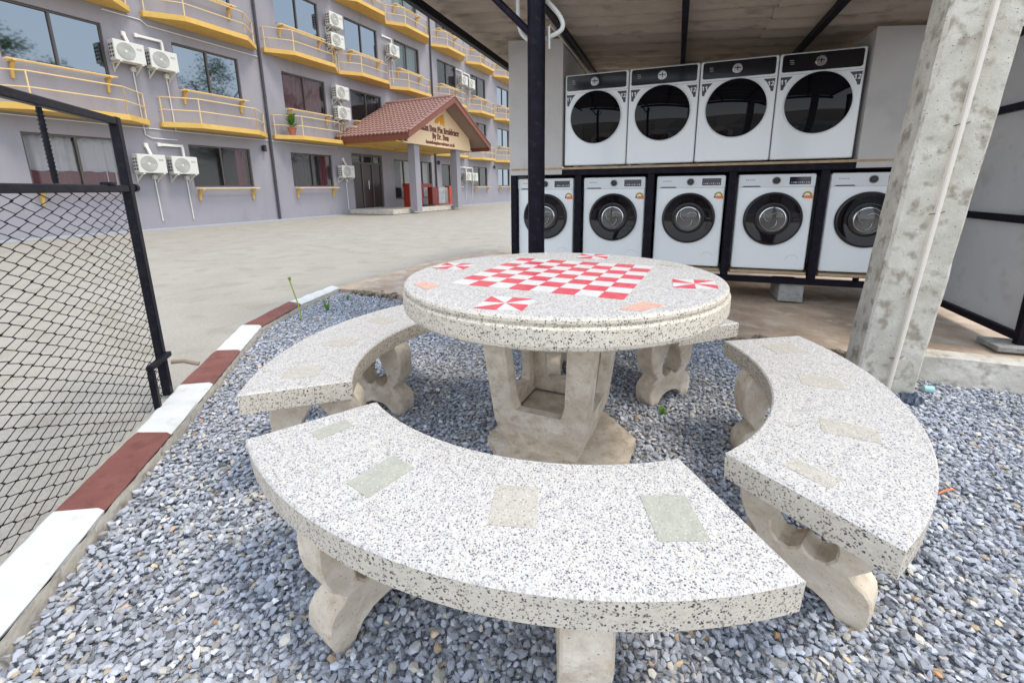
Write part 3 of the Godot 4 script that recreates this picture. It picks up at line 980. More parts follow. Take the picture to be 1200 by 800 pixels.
func text_mesh(words: String, height: float, depth: float, font: Font) -> Dictionary:
	var tm := TextMesh.new()
	tm.text = words
	tm.font = font
	tm.font_size = 48
	tm.pixel_size = height / 48.0 * 1.35
	tm.depth = depth
	tm.curve_step = 2.0
	return {"mesh": tm}

func make_dryer(sans: Font) -> Node3D:
	var t := Node3D.new()
	t.name = numbered("tumble_dryer")
	add_child(t)
	var st := S()
	cabinet(st, 0.594, 0.835, 0.62, 0.014)
	var body := part(t, "body", st, M.enamel_white)
	body.position.y = 0.012
	st = S()
	for x in [-0.24, 0.24]:
		for z in [-0.08, -0.52]:
			lathe(st, [Vector2(0.02, 0.0), Vector2(0.02, 0.02)], 10, Transform3D(Basis(Vector3.RIGHT, -PI / 2), Vector3(x, 0, z)))
	part(t, "feet", st, M.ring_matte)
	st = S()
	prism(st, round_rect(0.556, 0.132, 0.016), -0.004, 0.003, at(-0.002, 0.768, 0.0))
	var panel := part(t, "control_panel", st, M.black_gloss)
	st = S()
	lathe(st, [Vector2(0.040, 0.0), Vector2(0.040, 0.014), Vector2(0.036, 0.018), Vector2(0.028, 0.018), Vector2(0.026, 0.016), Vector2(0.0, 0.016)], 28, at(-0.012, 0.768, 0.002))
	part(panel, "dial", st, M.chrome)
	st = S()
	prism(st, round_rect(0.05, 0.007, 0.002), 0.0, 0.001, at(-0.012, 0.772, 0.018))
	prism(st, round_rect(0.007, 0.036, 0.002), 0.0, 0.0012, at(-0.012, 0.768, 0.018))
	part(panel, "dial_mark", st, M.display_blue)
	st = S()
	for k in 3:
		prism(st, round_rect(0.03, 0.004, 0.001), 0.0, 0.0006, at(-0.215 + k * 0.002, 0.79 - k * 0.014, 0.003))
	part(panel, "print", st, M.print_grey)
	# round seam under the panel
	st = S()
	box(st, Vector3(0, 0.683, 0.0006), Vector3(0.575, 0.003, 0.0012))
	part(t, "panel_seam", st, M.print_grey)
	var door := Node3D.new()
	door.name = "door"
	t.add_child(door, true)
	door.transform = at(0, 0.452, 0)
	st = S()
	lathe(st, [Vector2(0.246, -0.001), Vector2(0.245, 0.010), Vector2(0.241, 0.013), Vector2(0.236, 0.012)], 64)
	part(door, "door_ring", st, M.plastic_white)
	st = S()
	var dome := []
	for i in 11:
		var f := i / 10.0
		dome.append(Vector2(0.2375 * (1.0 - f), 0.012 + 0.036 * (1.0 - pow(1.0 - f, 2.0))))
	lathe(st, [Vector2(0.24, 0.004), Vector2(0.2375, 0.012)], 64)
	lathe(st, dome, 64, Transform3D.IDENTITY, true)
	part(door, "door_glass", st, M.black_glass)
	for sx in [-1.0, 1.0]:
		st = S()
		var pl := PackedVector2Array([Vector2(0.282, 0.668), Vector2(0.195, 0.668), Vector2(0.222, 0.640), Vector2(0.252, 0.585), Vector2(0.256, 0.568), Vector2(0.274, 0.568)])
		for i in pl.size(): pl[i].x *= sx
		prism(st, pl, 0.0, 0.0012)
		var stick := part(t, "number_sticker", st, M.sticker_navy)
		var tm := text_mesh("11" if sx < 0 else "12", 0.036, 0.001, sans)
		put(stick, "number", tm.mesh, M.sticker_white, at(0.256 * sx - (0.004 if sx > 0 else 0.0), 0.628, 0.002))
	return t

func make_washer(sans: Font) -> Node3D:
	var t := Node3D.new()
	t.name = numbered("washing_machine")
	add_child(t)
	var st := S()
	cabinet(st, 0.592, 0.835, 0.55, 0.016)
	var body := part(t, "body", st, M.enamel_white)
	body.position.y = 0.012
	st = S()
	for x in [-0.24, 0.24]:
		for z in [-0.06, -0.48]:
			lathe(st, [Vector2(0.02, 0.0), Vector2(0.02, 0.02)], 10, Transform3D(Basis(Vector3.RIGHT, -PI / 2), Vector3(x, 0, z)))
	part(t, "feet", st, M.ring_matte)
	# control strip
	st = S()
	prism(st, round_rect(0.584, 0.104, 0.012), -0.004, 0.006, at(0, 0.790, 0.0))
	var strip := part(t, "control_strip", st, M.plastic_white)
	st = S()
	lathe(st, [Vector2(0.026, 0.0), Vector2(0.026, 0.016), Vector2(0.022, 0.020), Vector2(0.0, 0.020)], 28, at(0.0, 0.792, 0.006))
	part(strip, "knob", st, M.ring_matte)
	st = S()
	lathe(st, [Vector2(0.034, 0.0), Vector2(0.034, 0.002), Vector2(0.0265, 0.002)], 28, at(0.0, 0.792, 0.006))
	part(strip, "knob_ring", st, M.print_grey)
	st = S()
	prism(st, round_rect(0.158, 0.062, 0.004), 0.0, 0.002, at(0.178, 0.790, 0.006))
	var disp := part(strip, "display", st, M.display_blue)
	st = S()
	for k in 9:
		prism(st, round_rect(0.009, 0.006 + 0.004 * (k % 3), 0.001, 1), 0.0, 0.0008, at(0.115 + k * 0.016, 0.775, 0.008))
	part(disp, "print", st, M.display_print)
	st = S()
	box(st, Vector3(-0.19, 0.742, 0.0062), Vector3(0.145, 0.004, 0.0016))
	box(st, Vector3(-0.19, 0.746, 0.008), Vector3(0.13, 0.006, 0.006), 0.002)
	part(strip, "drawer_handle", st, M.ring_matte)
	st = S()
	for k in 5:
		box(st, Vector3(-0.235 + k * 0.016, 0.800, 0.0062), Vector3(0.011, 0.009, 0.001))
	part(strip, "brand_print", st, M.print_grey)
	st = S()
	box(st, Vector3(0, 0.7365, 0.0005), Vector3(0.586, 0.0022, 0.0012))
	part(t, "strip_seam", st, M.print_grey)
	# door
	var door := Node3D.new()
	door.name = "door"
	t.add_child(door, true)
	door.transform = at(0, 0.462, 0)
	st = S()
	lathe(st, [Vector2(0.232, -0.001), Vector2(0.232, 0.016), Vector2(0.226, 0.026), Vector2(0.214, 0.032)], 64)
	part(door, "outer_ring", st, M.ring_matte)
	st = S()
	lathe(st, [Vector2(0.214, 0.032), Vector2(0.205, 0.030), Vector2(0.146, 0.012), Vector2(0.140, 0.012)], 64, Transform3D.IDENTITY, true)
	part(door, "sloping_ring", st, M.ring_dark)
	st = S()
	lathe(st, [Vector2(0.140, 0.012), Vector2(0.138, 0.024), Vector2(0.128, 0.026), Vector2(0.122, 0.018), Vector2(0.120, 0.004)], 48)
	part(door, "inner_ring", st, M.ring_matte)
	st = S()
	var bowl := []
	for i in 9:
		var a := PI / 2 * i / 8.0
		bowl.append(Vector2(0.120 * cos(a), 0.006 + 0.030 * sin(a)))
	lathe(st, bowl, 48, Transform3D.IDENTITY, true)
	part(door, "bowl_glass", st, M.bowl_glass)
	st = S()
	lathe(st, [Vector2(0.119, 0.010), Vector2(0.100, 0.006), Vector2(0.0, 0.0035)], 48, Transform3D.IDENTITY, true)
	part(door, "drum", st, M.drum_steel)
	for k in 3:
		st = S()
		var pts := []
		for q in 9:
			var a := k * TAU / 3.0 + 0.4 + q * 0.16
			pts.append(Vector3(cos(a), sin(a), 0) * (0.085 - 0.006 * q) + Vector3(0, 0, 0.010))
		tube(st, pts, 0.006, 8)
		part(door, "drum_paddle", st, M.chrome)
	st = S()
	lathe(st, [Vector2(0.104, 0.020), Vector2(0.104, 0.027), Vector2(0.098, 0.029), Vector2(0.098, 0.020)], 48)
	part(door, "bowl_rim", st, M.chrome)
	st = S()
	box(st, Vector3(0.178, 0.0, 0.026), Vector3(0.05, 0.022, 0.012), 0.004)
	part(door, "handle", st, M.ring_matte)
	# energy label: an arched fan over an orange plate
	var lab := Node3D.new()
	lab.name = "energy_label"
	t.add_child(lab, true)
	lab.transform = at(0.245, 0.665, 0.0)
	var fan := [[0.038, M.sticker_yellow], [0.031, M.sticker_green], [0.022, M.sticker_white]]
	for f in fan.size():
		var pl := PackedVector2Array()
		for i in 13:
			var a := PI * i / 12.0
			pl.append(Vector2(cos(a), sin(a)) * fan[f][0])
		st = S()
		prism(st, pl, 0.0, 0.0008 + f * 0.0004)
		part(lab, "label_arch", st, fan[f][1])
	st = S()
	prism(st, PackedVector2Array([Vector2(-0.018, -0.026), Vector2(0.040, -0.026), Vector2(0.040, 0.0), Vector2(-0.018, 0.0)]), 0.0, 0.0016)
	part(lab, "label_plate", st, M.sticker_orange)
	st = S()
	prism(st, PackedVector2Array([Vector2(-0.038, -0.018), Vector2(-0.02, -0.018), Vector2(-0.02, -0.002), Vector2(-0.038, -0.002)]), 0.0, 0.0014)
	part(lab, "label_mark", st, M.sticker_blue)
	# small service hatch
	st = S()
	var hatch := []
	for i in 17:
		var a := PI * 0.15 + PI * 0.75 * i / 16.0
		hatch.append(Vector3(0.19 + 0.055 * cos(a), 0.09 + 0.055 * sin(a), 0.0))
	tube(st, hatch, 0.0012, 5)
	part(t, "service_hatch_seam", st, M.print_grey)
	return t

func build_laundry() -> void:
	var sans := SystemFont.new()
	sans.font_names = PackedStringArray(["Droid Sans"])
	sans.font_weight = 700
	# upper row: four dryers standing on the rack
	var dl := ["white tumble dryer at the left end of the upper row, by the grey panel", "white tumble dryer second from the left in the upper row", "white tumble dryer third from the left in the upper row", "white tumble dryer at the right end of the upper row"]
	var dryer := make_dryer(sans)
	for i in 4:
		var xf := row(0.30 + i * 0.602, 1.296, 0.0)
		if i == 0:
			dryer.transform = xf
			tag(dryer, dl[0], "dryer", "dryers on the upper shelf")
		else: copy(dryer, "tumble_dryer", xf, dl[i])
	var wl := ["white washing machine at the left end of the lower row, half behind the black post", "white washing machine second from the left in the lower row", "white washing machine in the middle of the lower row", "white washing machine fourth from the left in the lower row, above the concrete block", "white washing machine at the right end of the lower row, partly behind the concrete pillar"]
	var washer := make_washer(sans)
	for i in 5:
		var xf := row(-0.20 + i * 0.695, 0.343, -0.03)
		if i == 0:
			washer.transform = xf
			tag(washer, wl[0], "washing machine", "washing machines in the lower row")
		else: copy(washer, "washing_machine", xf, wl[i])
	# rack of black square tube
	var rack := thing("machine_rack", row(0, 0, 0), "black steel rack holding the washing machines with dryers on top", "rack")
	var w := 0.05
	var xs := [-0.535, 0.147, 0.842, 1.537, 2.232, 2.93]
	for x: float in xs:
		for z in [-0.015, -0.60]:
			var st := S()
			box(st, Vector3(x, (0.285 + 1.215) / 2, z), Vector3(w + 0.012, 1.215 - 0.285, w), 0.003)
			part(rack, "upright", st, M.black_steel)
	for z in [-0.015, -0.60]:
		var st := S()
		box(st, Vector3(1.1975, 1.2425, z), Vector3(3.525, 0.055, w + 0.004), 0.003)
		part(rack, "top_rail", st, M.black_steel)
		st = S()
		box(st, Vector3(1.1975, 0.259, z), Vector3(3.525, 0.052, w + 0.004), 0.003)
		part(rack, "bottom_rail", st, M.black_steel)
	var st := S()
	box(st, Vector3(1.1975, 0.3135, -0.33), Vector3(3.40, 0.014, 0.56), 0.0)
	part(rack, "lower_shelf", st, M.plywood)
	for k in 5:
		st = S()
		box(st, Vector3((xs[k] + xs[k + 1]) / 2, 0.331, -0.30), Vector3(0.60, 0.020, 0.62), 0.002)
		part(rack, "machine_board", st, M.plywood)
	st = S()
	box(st, Vector3(1.1975, 1.282, -0.30), Vector3(3.50, 0.022, 0.66), 0.003)
	part(rack, "upper_shelf", st, M.plywood)
	st = S()
	box(st, Vector3(1.1975, 0.76, -0.645), Vector3(3.50, 0.95, 0.012), 0.0)
	part(rack, "back_board", st, M.ring_matte)
	for x in [-0.572, 2.968]:
		st = S()
		box(st, Vector3(x, 0.745, -0.31), Vector3(0.008, 0.97, 0.62))
		part(rack, "end_board", st, M.plastic_white)
	# concrete blocks under the rack
	var bl := ["grey concrete block under the black rack, below the fourth washing machine", "grey concrete block under the black rack, hidden behind the table", "grey concrete block under the left end of the black rack", "grey concrete block under the right end of the black rack"]
	var bx := [2.10, 0.85, -0.45, 2.85]
	for i in 4:
		var b := S()
		box(b, Vector3(0, 0.0835, 0), Vector3(0.195, 0.167, 0.36), 0.006)
		var o := top("concrete_block", b, M.block_concrete, bl[i], "block")
		o.set_meta("group", "concrete blocks under the rack")
		o.transform = row(bx[i], 0.066, -0.20)
	# boxed panels at both ends of the dryers
	var xl := thing("boxed_panel", row(0, 0, 0), "tall grey boxed panel left of the dryers, behind the black post", "panel")
	st = S()
	var poly := PackedVector2Array([Vector2(-0.565, 1.226), Vector2(-0.015, 1.226), Vector2(-0.015, 2.462), Vector2(-0.565, 2.50)])
	prism(st, poly, 0.016, 0.028)
	part(xl, "front_board", st, M.board_grey)
	st = S()
	prism(st, PackedVector2Array([Vector2(-0.027, 1.30), Vector2(-0.0155, 1.30), Vector2(-0.0155, 2.455), Vector2(-0.027, 2.455)]), -1.05, 0.016)
	part(xl, "side_board", st, M.board_grey)
	st = S()
	prism(st, PackedVector2Array([Vector2(-0.5648, 1.30), Vector2(-0.553, 1.30), Vector2(-0.553, 2.49), Vector2(-0.5648, 2.49)]), -1.05, 0.016)
	part(xl, "side_board", st, M.board_grey)
	var xr := thing("boxed_panel", row(0, 0, 0), "grey boxed panel right of the dryers, behind the concrete pillar", "panel")
	st = S()
	prism(st, PackedVector2Array([Vector2(2.432, 1.226), Vector2(3.14, 1.226), Vector2(3.14, 2.20), Vector2(2.432, 2.265)]), 0.016, 0.028)
	part(xr, "front_board", st, M.board_grey)
	st = S()
	prism(st, PackedVector2Array([Vector2(2.433, 1.30), Vector2(2.445, 1.30), Vector2(2.445, 2.26), Vector2(2.433, 2.26)]), -1.05, 0.016)
	part(xr, "side_board", st, M.board_grey)
	# right-hand partition of boards in a black frame
	var pw := thing("partition_wall", row(3.17, 0, 0), "grey board partition in a black steel frame at the right edge, behind the pillar", "partition")
	for a in [[Vector3(0, 0.10, 0.90), Vector3(0, 2.10, 0.90)], [Vector3(0, 0.10, -1.0), Vector3(0, 2.10, -1.0)]]:
		st = S()
		bar(st, a[0], a[1], 0.05, 0.06, 0.003)
		part(pw, "upright", st, M.black_steel)
	for y in [0.145, 0.865, 1.585, 2.075]:
		st = S()
		bar(st, Vector3(0, y, 0.87), Vector3(0, y, -0.97), 0.05, 0.05, 0.003)
		part(pw, "rail", st, M.black_steel)
	for y in [[0.17, 0.84], [0.89, 1.56], [1.61, 2.05]]:
		st = S()
		box(st, Vector3(0.012, (y[0] + y[1]) / 2, -0.05), Vector3(0.012, y[1] - y[0], 1.838))
		part(pw, "board", st, M.partition_grey)
	st = S()
	box(st, Vector3(0, 0.017, 0), Vector3(0.30, 0.034, 0.22), 0.004)
	var blk := top("concrete_block", st, M.block_concrete, "flat concrete block under the corner of the grey partition", "block")
	blk.transform = row(3.17, 0.066, 0.88)
	# low concrete curb between pillar and partition
	st = S()
	var c0 := Vector3(2.26, 0, -2.36); var c1 := Vector3(4.9, 0, -1.16)
	var cd := (c1 - c0).normalized()
	var cn := Vector3(cd.z, 0, -cd.x)
	var r := RandomNumberGenerator.new()
	r.seed = 77
	var n := 40
	var prev := []
	for i in n + 1:
		var p := c0.lerp(c1, float(i) / n)
		var wob := r.randf_range(-0.008, 0.008)
		var ring := [p - cn * (0.012 + r.randf_range(0, 0.02)) + Vector3(0, -0.04, 0), p - cn * (0.008 + wob) + Vector3(0, 0.06 + r.randf_range(-0.02, 0.02), 0), p + Vector3(0, 0.148 + wob * 0.5, 0), p + cn * 0.012 + Vector3(0, 0.158, 0), p + cn * 0.11 + Vector3(0, 0.160, 0), p + cn * 0.118 + Vector3(0, 0.0, 0)]
		if i > 0:
			for k in 5:
				face(st, [prev[k], ring[k], ring[k + 1], prev[k + 1]], [-cn, -cn, Vector3.UP - cn, Vector3.UP, cn][k])
		else: face(st, ring, -cd)
		prev = ring
	var cu := top("curb", st, M.raw_concrete, "low rough concrete curb right of the leaning pillar", "", "structure")

func build_canopy() -> void:
	var t := thing("laundry_canopy", row(0, 0, 0), "corrugated canopy on black steel posts over the laundry machines", "canopy")
	var roof_y := func(lat: float) -> float: return 2.47 - 0.07 * lat
	# corrugated sheets: waves across z, running down along x
	var wave := 0.25
	var r := RandomNumberGenerator.new()
	r.seed = 33
	for cx in 3:
		for cz in 5:
			var x0 := -0.99 + cx * 1.335; var x1 := x0 + 1.39
			var z0 := -2.66 + cz * 0.876; var z1 := z0 + 0.876 + 0.06
			var st := S()
			st.set_smooth_group(1)
			var n := int((z1 - z0) / wave * 8)
			var lift := 0.010 * (2 - cx) + 0.0012 * cz
			var rows := []
			for i in n + 1:
				var z := z0 + (z1 - z0) * i / n
				var y := 0.033 * cos(TAU * (z + 2.66) / wave) + lift + 0.03
				rows.append([Vector3(x0, roof_y.call(x0) + y, z), Vector3(x1, roof_y.call(x1) + y, z)])
			for i in n:
				face(st, [rows[i][0], rows[i][1], rows[i + 1][1], rows[i + 1][0]], Vector3.DOWN)
				face(st, [rows[i][0] + Vector3(0, 0.006, 0), rows[i][1] + Vector3(0, 0.006, 0), rows[i + 1][1] + Vector3(0, 0.006, 0), rows[i + 1][0] + Vector3(0, 0.006, 0)], Vector3.UP)
			part(t, "roof_sheet", st, M.roof_sheet)
	# purlins across the corrugations
	for x: float in [-0.85, 0.05, 1.05, 2.05, 2.98]:
		var st := S()
		var h := 0.065 if x < -0.5 else 0.05
		box(st, Vector3(x, roof_y.call(x) - h / 2.0 - (0.035 if x < -0.5 else 0.0), -0.30), Vector3(0.05, h, 4.2), 0.003)
		part(t, "purlin", st, M.black_steel)
	# beams along the row
	for z in [-1.2, 1.585]:
		var st := S()
		var a := Vector3(-0.25, roof_y.call(-0.25) - 0.105, z)
		var b := Vector3(3.05, roof_y.call(3.05) - 0.105, z)
		if z < 0.0:
			a = Vector3(-0.82, roof_y.call(-0.82) - 0.15, z); b = Vector3(3.0, roof_y.call(3.0) - 0.095, z)
		bar(st, a, b, 0.05, 0.09, 0.003)
		part(t, "beam", st, M.black_steel)
	# boards closing the back on the right
	for k in 2:
		var bx := 0.80 + k * 1.10
		var sb := S()
		prism(sb, PackedVector2Array([Vector2(bx, 0.08), Vector2(bx + 1.09, 0.08), Vector2(bx + 1.09, roof_y.call(bx + 1.09) - 0.06), Vector2(bx, roof_y.call(bx) - 0.06)]), -1.36, -1.345)
		part(t, "rear_board", sb, M.board_grey)
	# round posts
	for p in [Vector3(0.194, 0, 1.585), Vector3(-0.66, 0, -1.2), Vector3(2.96, 0, -1.2)]:
		var st := S()
		var h: float = roof_y.call(p.x) - 0.20
		tube(st, [Vector3(p.x, -0.02, p.z), Vector3(p.x, h, p.z)], 0.0555 if p.z > 0 else 0.03, 24)
		part(t, "post", st, M.black_steel)
	var st := S()
	tube(st, [Vector3(0.15, 2.04, 1.585), Vector3(-0.22, 2.40, 1.585)], 0.022, 12)
	part(t, "brace", st, M.black_steel)
	st = S()
	tube(st, [Vector3(-0.50, 2.44, -0.6), Vector3(0.10, 2.37, -1.16)], 0.014, 8)
	part(t, "tie_rod", st, M.black_steel)
	# looped white conduit behind the post
	var c := thing("white_conduit", row(0, 0, 0), "looped white plastic conduit behind the black post under the canopy", "conduit")
	var key := [Vector2(0.03, 2.42), Vector2(0.04, 2.266), Vector2(0.045, 2.143), Vector2(0.073, 2.065), Vector2(0.148, 2.016), Vector2(0.233, 2.027), Vector2(0.316, 2.056), Vector2(0.337, 2.092), Vector2(0.314, 2.147), Vector2(0.259, 2.212), Vector2(0.14, 2.34), Vector2(0.10, 2.42)]
	var cur := Curve3D.new()
	for i in key.size():
		var pr: Vector2 = key[maxi(i - 1, 0)]; var nx: Vector2 = key[mini(i + 1, key.size() - 1)]
		var d := (nx - pr) / 6.0
		cur.add_point(Vector3(key[i].x, key[i].y, 1.485), Vector3(-d.x, -d.y, 0), Vector3(d.x, d.y, 0))
	st = S()
	tube(st, Array(cur.tessellate(4, 3)), 0.0145, 10)
	part(c, "conduit_pipe", st, M.conduit_white)
	st = S()
	tube(st, [Vector3(0.252, 2.085, 1.51), Vector3(0.256, 1.955, 1.51)], 0.009, 8)
	part(c, "conduit_end", st, M.conduit_white)
	# loose cable along the left purlin and behind the panel
	st = S()
	tube(st, [Vector3(0.012, 2.40, 0.6), Vector3(0.012, 2.41, -0.4), Vector3(0.012, 2.40, -1.14), Vector3(0.012, 2.20, -1.15)], 0.007, 6)
	part(c, "cable_duct", st, M.conduit_cream)

func build_pillar() -> void:
	var t := thing("concrete_pillar", row(0, 0, 0), "rough leaning concrete pillar with a white conduit strapped to its face", "pillar")
	# in the row frame: front-right foot
	var f := ROW.affine_inverse() * Vector3(2.125, 0, -2.142)
	var lean := Vector3(0.062, 1.0, 0.012)
	var w0 := 0.272
	var st := S()
	var prev := []
	var r := RandomNumberGenerator.new()
	r.seed = 55
	var n := 34
	for i in n + 1:
		var y := -0.06 + 3.35 * i / n
		var grow := 1.0 + 0.012 * y
		var o := f + lean * y
		var ch := 0.012
		var w := w0 * grow; var d := 0.20
		var ring := []
		for q in [Vector2(0, -ch), Vector2(-ch, 0), Vector2(-w + ch, 0), Vector2(-w, -ch), Vector2(-w, -d + ch), Vector2(-w + ch, -d), Vector2(-ch, -d), Vector2(0, -d + ch)]:
			ring.append(o + Vector3(q.x + r.randf_range(-0.0025, 0.0025), 0, q.y + r.randf_range(-0.0025, 0.0025)))
		if i > 0:
			var c := o + Vector3(-w / 2, 0, -d / 2)
			for k in 8:
				var k2 := (k + 1) % 8
				var m: Vector3 = (ring[k] + ring[k2]) * 0.5 - c
				face(st, [prev[k], prev[k2], ring[k2], ring[k]], Vector3(m.x, 0, m.z))
		if i == n: face(st, ring, Vector3.UP)
		prev = ring
	part(t, "shaft", st, M.pillar_concrete)
	# conduit strapped on the front
	var on := func(s: float, y: float, out: float) -> Vector3: return f + lean * y + Vector3(s, 0, out)
	st = S()
	var a: Vector3 = on.call(-0.128, 0.03, 0.011); var b: Vector3 = on.call(-0.126, 3.25, 0.011)
	bar(st, a, b, 0.038, 0.018, 0.005)
	part(t, "conduit", st, M.conduit_cream)
	for y in [0.205, 0.955, 1.36]:
		st = S()
		tube(st, [on.call(-0.150, y - 0.004, 0.003), on.call(-0.143, y, 0.021), on.call(-0.112, y + 0.004, 0.021), on.call(-0.095, y + 0.010, 0.004)], 0.0024, 6)
		part(t, "wire_tie", st, M.wire_tie)

# ------------------------------------------------------------------ house
const BAYS := [1.45, 5.07, 8.72, 12.36, 15.75, 18.97, 22.66, 26.45, 30.2, 33.9, 37.5]
const SILL := [1.25, 4.10, 6.93, 9.75]
const WIN_W := 2.0
const WIN_H := 1.27
const LEDGE := [3.08, 5.95, 8.78]

func make_window(parent: Node3D, t0: float, y0: float, w: float, h: float, left_cur: String, right_cur: String) -> void:
	var win := Node3D.new()
	win.name = "window"
	parent.add_child(win, true)
	win.transform = at(t0, y0, -0.09)
	var st := S()
	var b := 0.045
	box(st, Vector3(w / 2, b / 2, 0), Vector3(w, b, 0.07))
	box(st, Vector3(w / 2, h - b / 2, 0), Vector3(w, b, 0.07))
	box(st, Vector3(b / 2, h / 2, 0), Vector3(b, h - 2 * b, 0.07))
	box(st, Vector3(w - b / 2, h / 2, 0), Vector3(b, h - 2 * b, 0.07))
	box(st, Vector3(w / 2, h / 2, 0.01), Vector3(0.05, h - 2 * b, 0.05))
	part(win, "frame", st, M.bronze_frame)
	for k in 2:
		st = S()
		var x0 := b + k * (w / 2 - b + 0.025); var x1 := x0 + w / 2 - b - 0.025
		box(st, Vector3((x0 + x1) / 2, h / 2, -0.015 + 0.018 * k), Vector3(x1 - x0, h - 2 * b, 0.006))
		part(win, "pane", st, M.window_glass if left_cur or right_cur else M.mirror_glass)
		var cur: String = [left_cur, right_cur][k]
		if cur:
			st = S()
			st.set_smooth_group(1)
			var n := 56
			var share := 1.0
			var mname := cur
			if ":" in cur:
				share = float(cur.split(":")[1]); mname = cur.split(":")[0]
			var ca := x0; var cb := x0 + (x1 - x0) * share
			if k == 1:
				ca = x1 - (x1 - x0) * share; cb = x1
			for i in n:
				var f0 := float(i) / n; var f1 := float(i + 1) / n
				var z0 := 0.025 * sin(f0 * share * 30.0 + t0 * 3.0) + 0.012 * sin(f0 * 23.0 + y0); var z1 := 0.025 * sin(f1 * share * 30.0 + t0 * 3.0) + 0.012 * sin(f1 * 23.0 + y0)
				face(st, [Vector3(lerpf(ca, cb, f0), 0.03, -0.14 + z0), Vector3(lerpf(ca, cb, f1), 0.03, -0.14 + z1), Vector3(lerpf(ca, cb, f1), h - 0.02, -0.14 + z1 * 0.7), Vector3(lerpf(ca, cb, f0), h - 0.02, -0.14 + z0 * 0.7)], Vector3(0, 0, 1))
			part(win, "curtain", st, M[mname])

func ledge_plan(t0: float, t1: float, inset: float) -> Array:
	return [Vector2(t0 + inset, 0.14 - inset * 0.4), Vector2(t0 + 0.75 + inset * 0.4, 0.75 - inset), Vector2(t1 - 0.75 - inset * 0.4, 0.75 - inset), Vector2(t1 - inset, 0.14 - inset * 0.4)]

func make_ledge(parent: Node3D, t0: float, t1: float, y: float) -> void:
	var st := S()
	var p := ledge_plan(t0, t1, 0.0)
	var poly := PackedVector2Array([Vector2(t0, -0.001)])
	for v in p: poly.append(v)
	poly.append(Vector2(t1, -0.001))
	# plan is (x, z): turn the prism so that its depth is y
	var flat := PackedVector2Array()
	for v in poly: flat.append(Vector2(v.x, -v.y))
	prism(st, flat, y - 0.14, y, Transform3D(Basis(Vector3(1, 0, 0), Vector3(0, 0, -1), Vector3(0, 1, 0)), Vector3.ZERO))
	var led := part(parent, "balcony_ledge", st, M.yellow_paint)
	st = S()
	var q := ledge_plan(t0, t1, 0.06)
	for h in [0.34, 0.68]:
		var pts := []
		pts.append(Vector3(t0 + 0.05, y + h - 0.03, 0.02))
		for v in q: pts.append(Vector3(v.x, y + h, v.y))
		pts.append(Vector3(t1 - 0.05, y + h - 0.03, 0.02))
		tube(st, pts, 0.017, 6)
	for v in [q[1], q[2], (q[1] + q[2]) * 0.5 if t1 - t0 > 3.6 else q[2]]:
		tube(st, [Vector3(v.x, y, v.y), Vector3(v.x, y + 0.68, v.y)], 0.017, 6)
	for v in [q[0], q[3]]:
		tube(st, [Vector3(v.x, y, v.y), Vector3(v.x, y + 0.68, v.y)], 0.014, 6)
	part(led, "railing", st, M.rail_paint)

func make_shelf(parent: Node3D, t0: float, w: float, y: float) -> void:
	var st := S()
	box(st, Vector3(t0 + w / 2, y - 0.045, 0.14), Vector3(w + 0.06, 0.028, 0.05), 0.004)
	box(st, Vector3(t0 + w / 2, y - 0.045, 0.25), Vector3(w + 0.06, 0.028, 0.05), 0.004)
	var sh := part(parent, "clothes_rail", st, M.rail_paint)
	for x in [t0 + 0.10, t0 + w - 0.12]:
		st = S()
		bar(st, Vector3(x, y - 0.075, 0.0), Vector3(x, y - 0.075, 0.30), 0.06, 0.03)
		prism(st, PackedVector2Array([Vector2(0.001, 0.0), Vector2(0.045, 0.0), Vector2(0.075, 0.16), Vector2(0.22, 0.33), Vector2(0.13, 0.33), Vector2(0.045, 0.24), Vector2(0.001, 0.24)]), -0.025, 0.025, Transform3D(Basis(Vector3(0, 0, 1), Vector3(0, 1, 0), Vector3(-1, 0, 0)), Vector3(x, y - 0.43, 0)))
		part(sh, "bracket", st, M.yellow_paint)

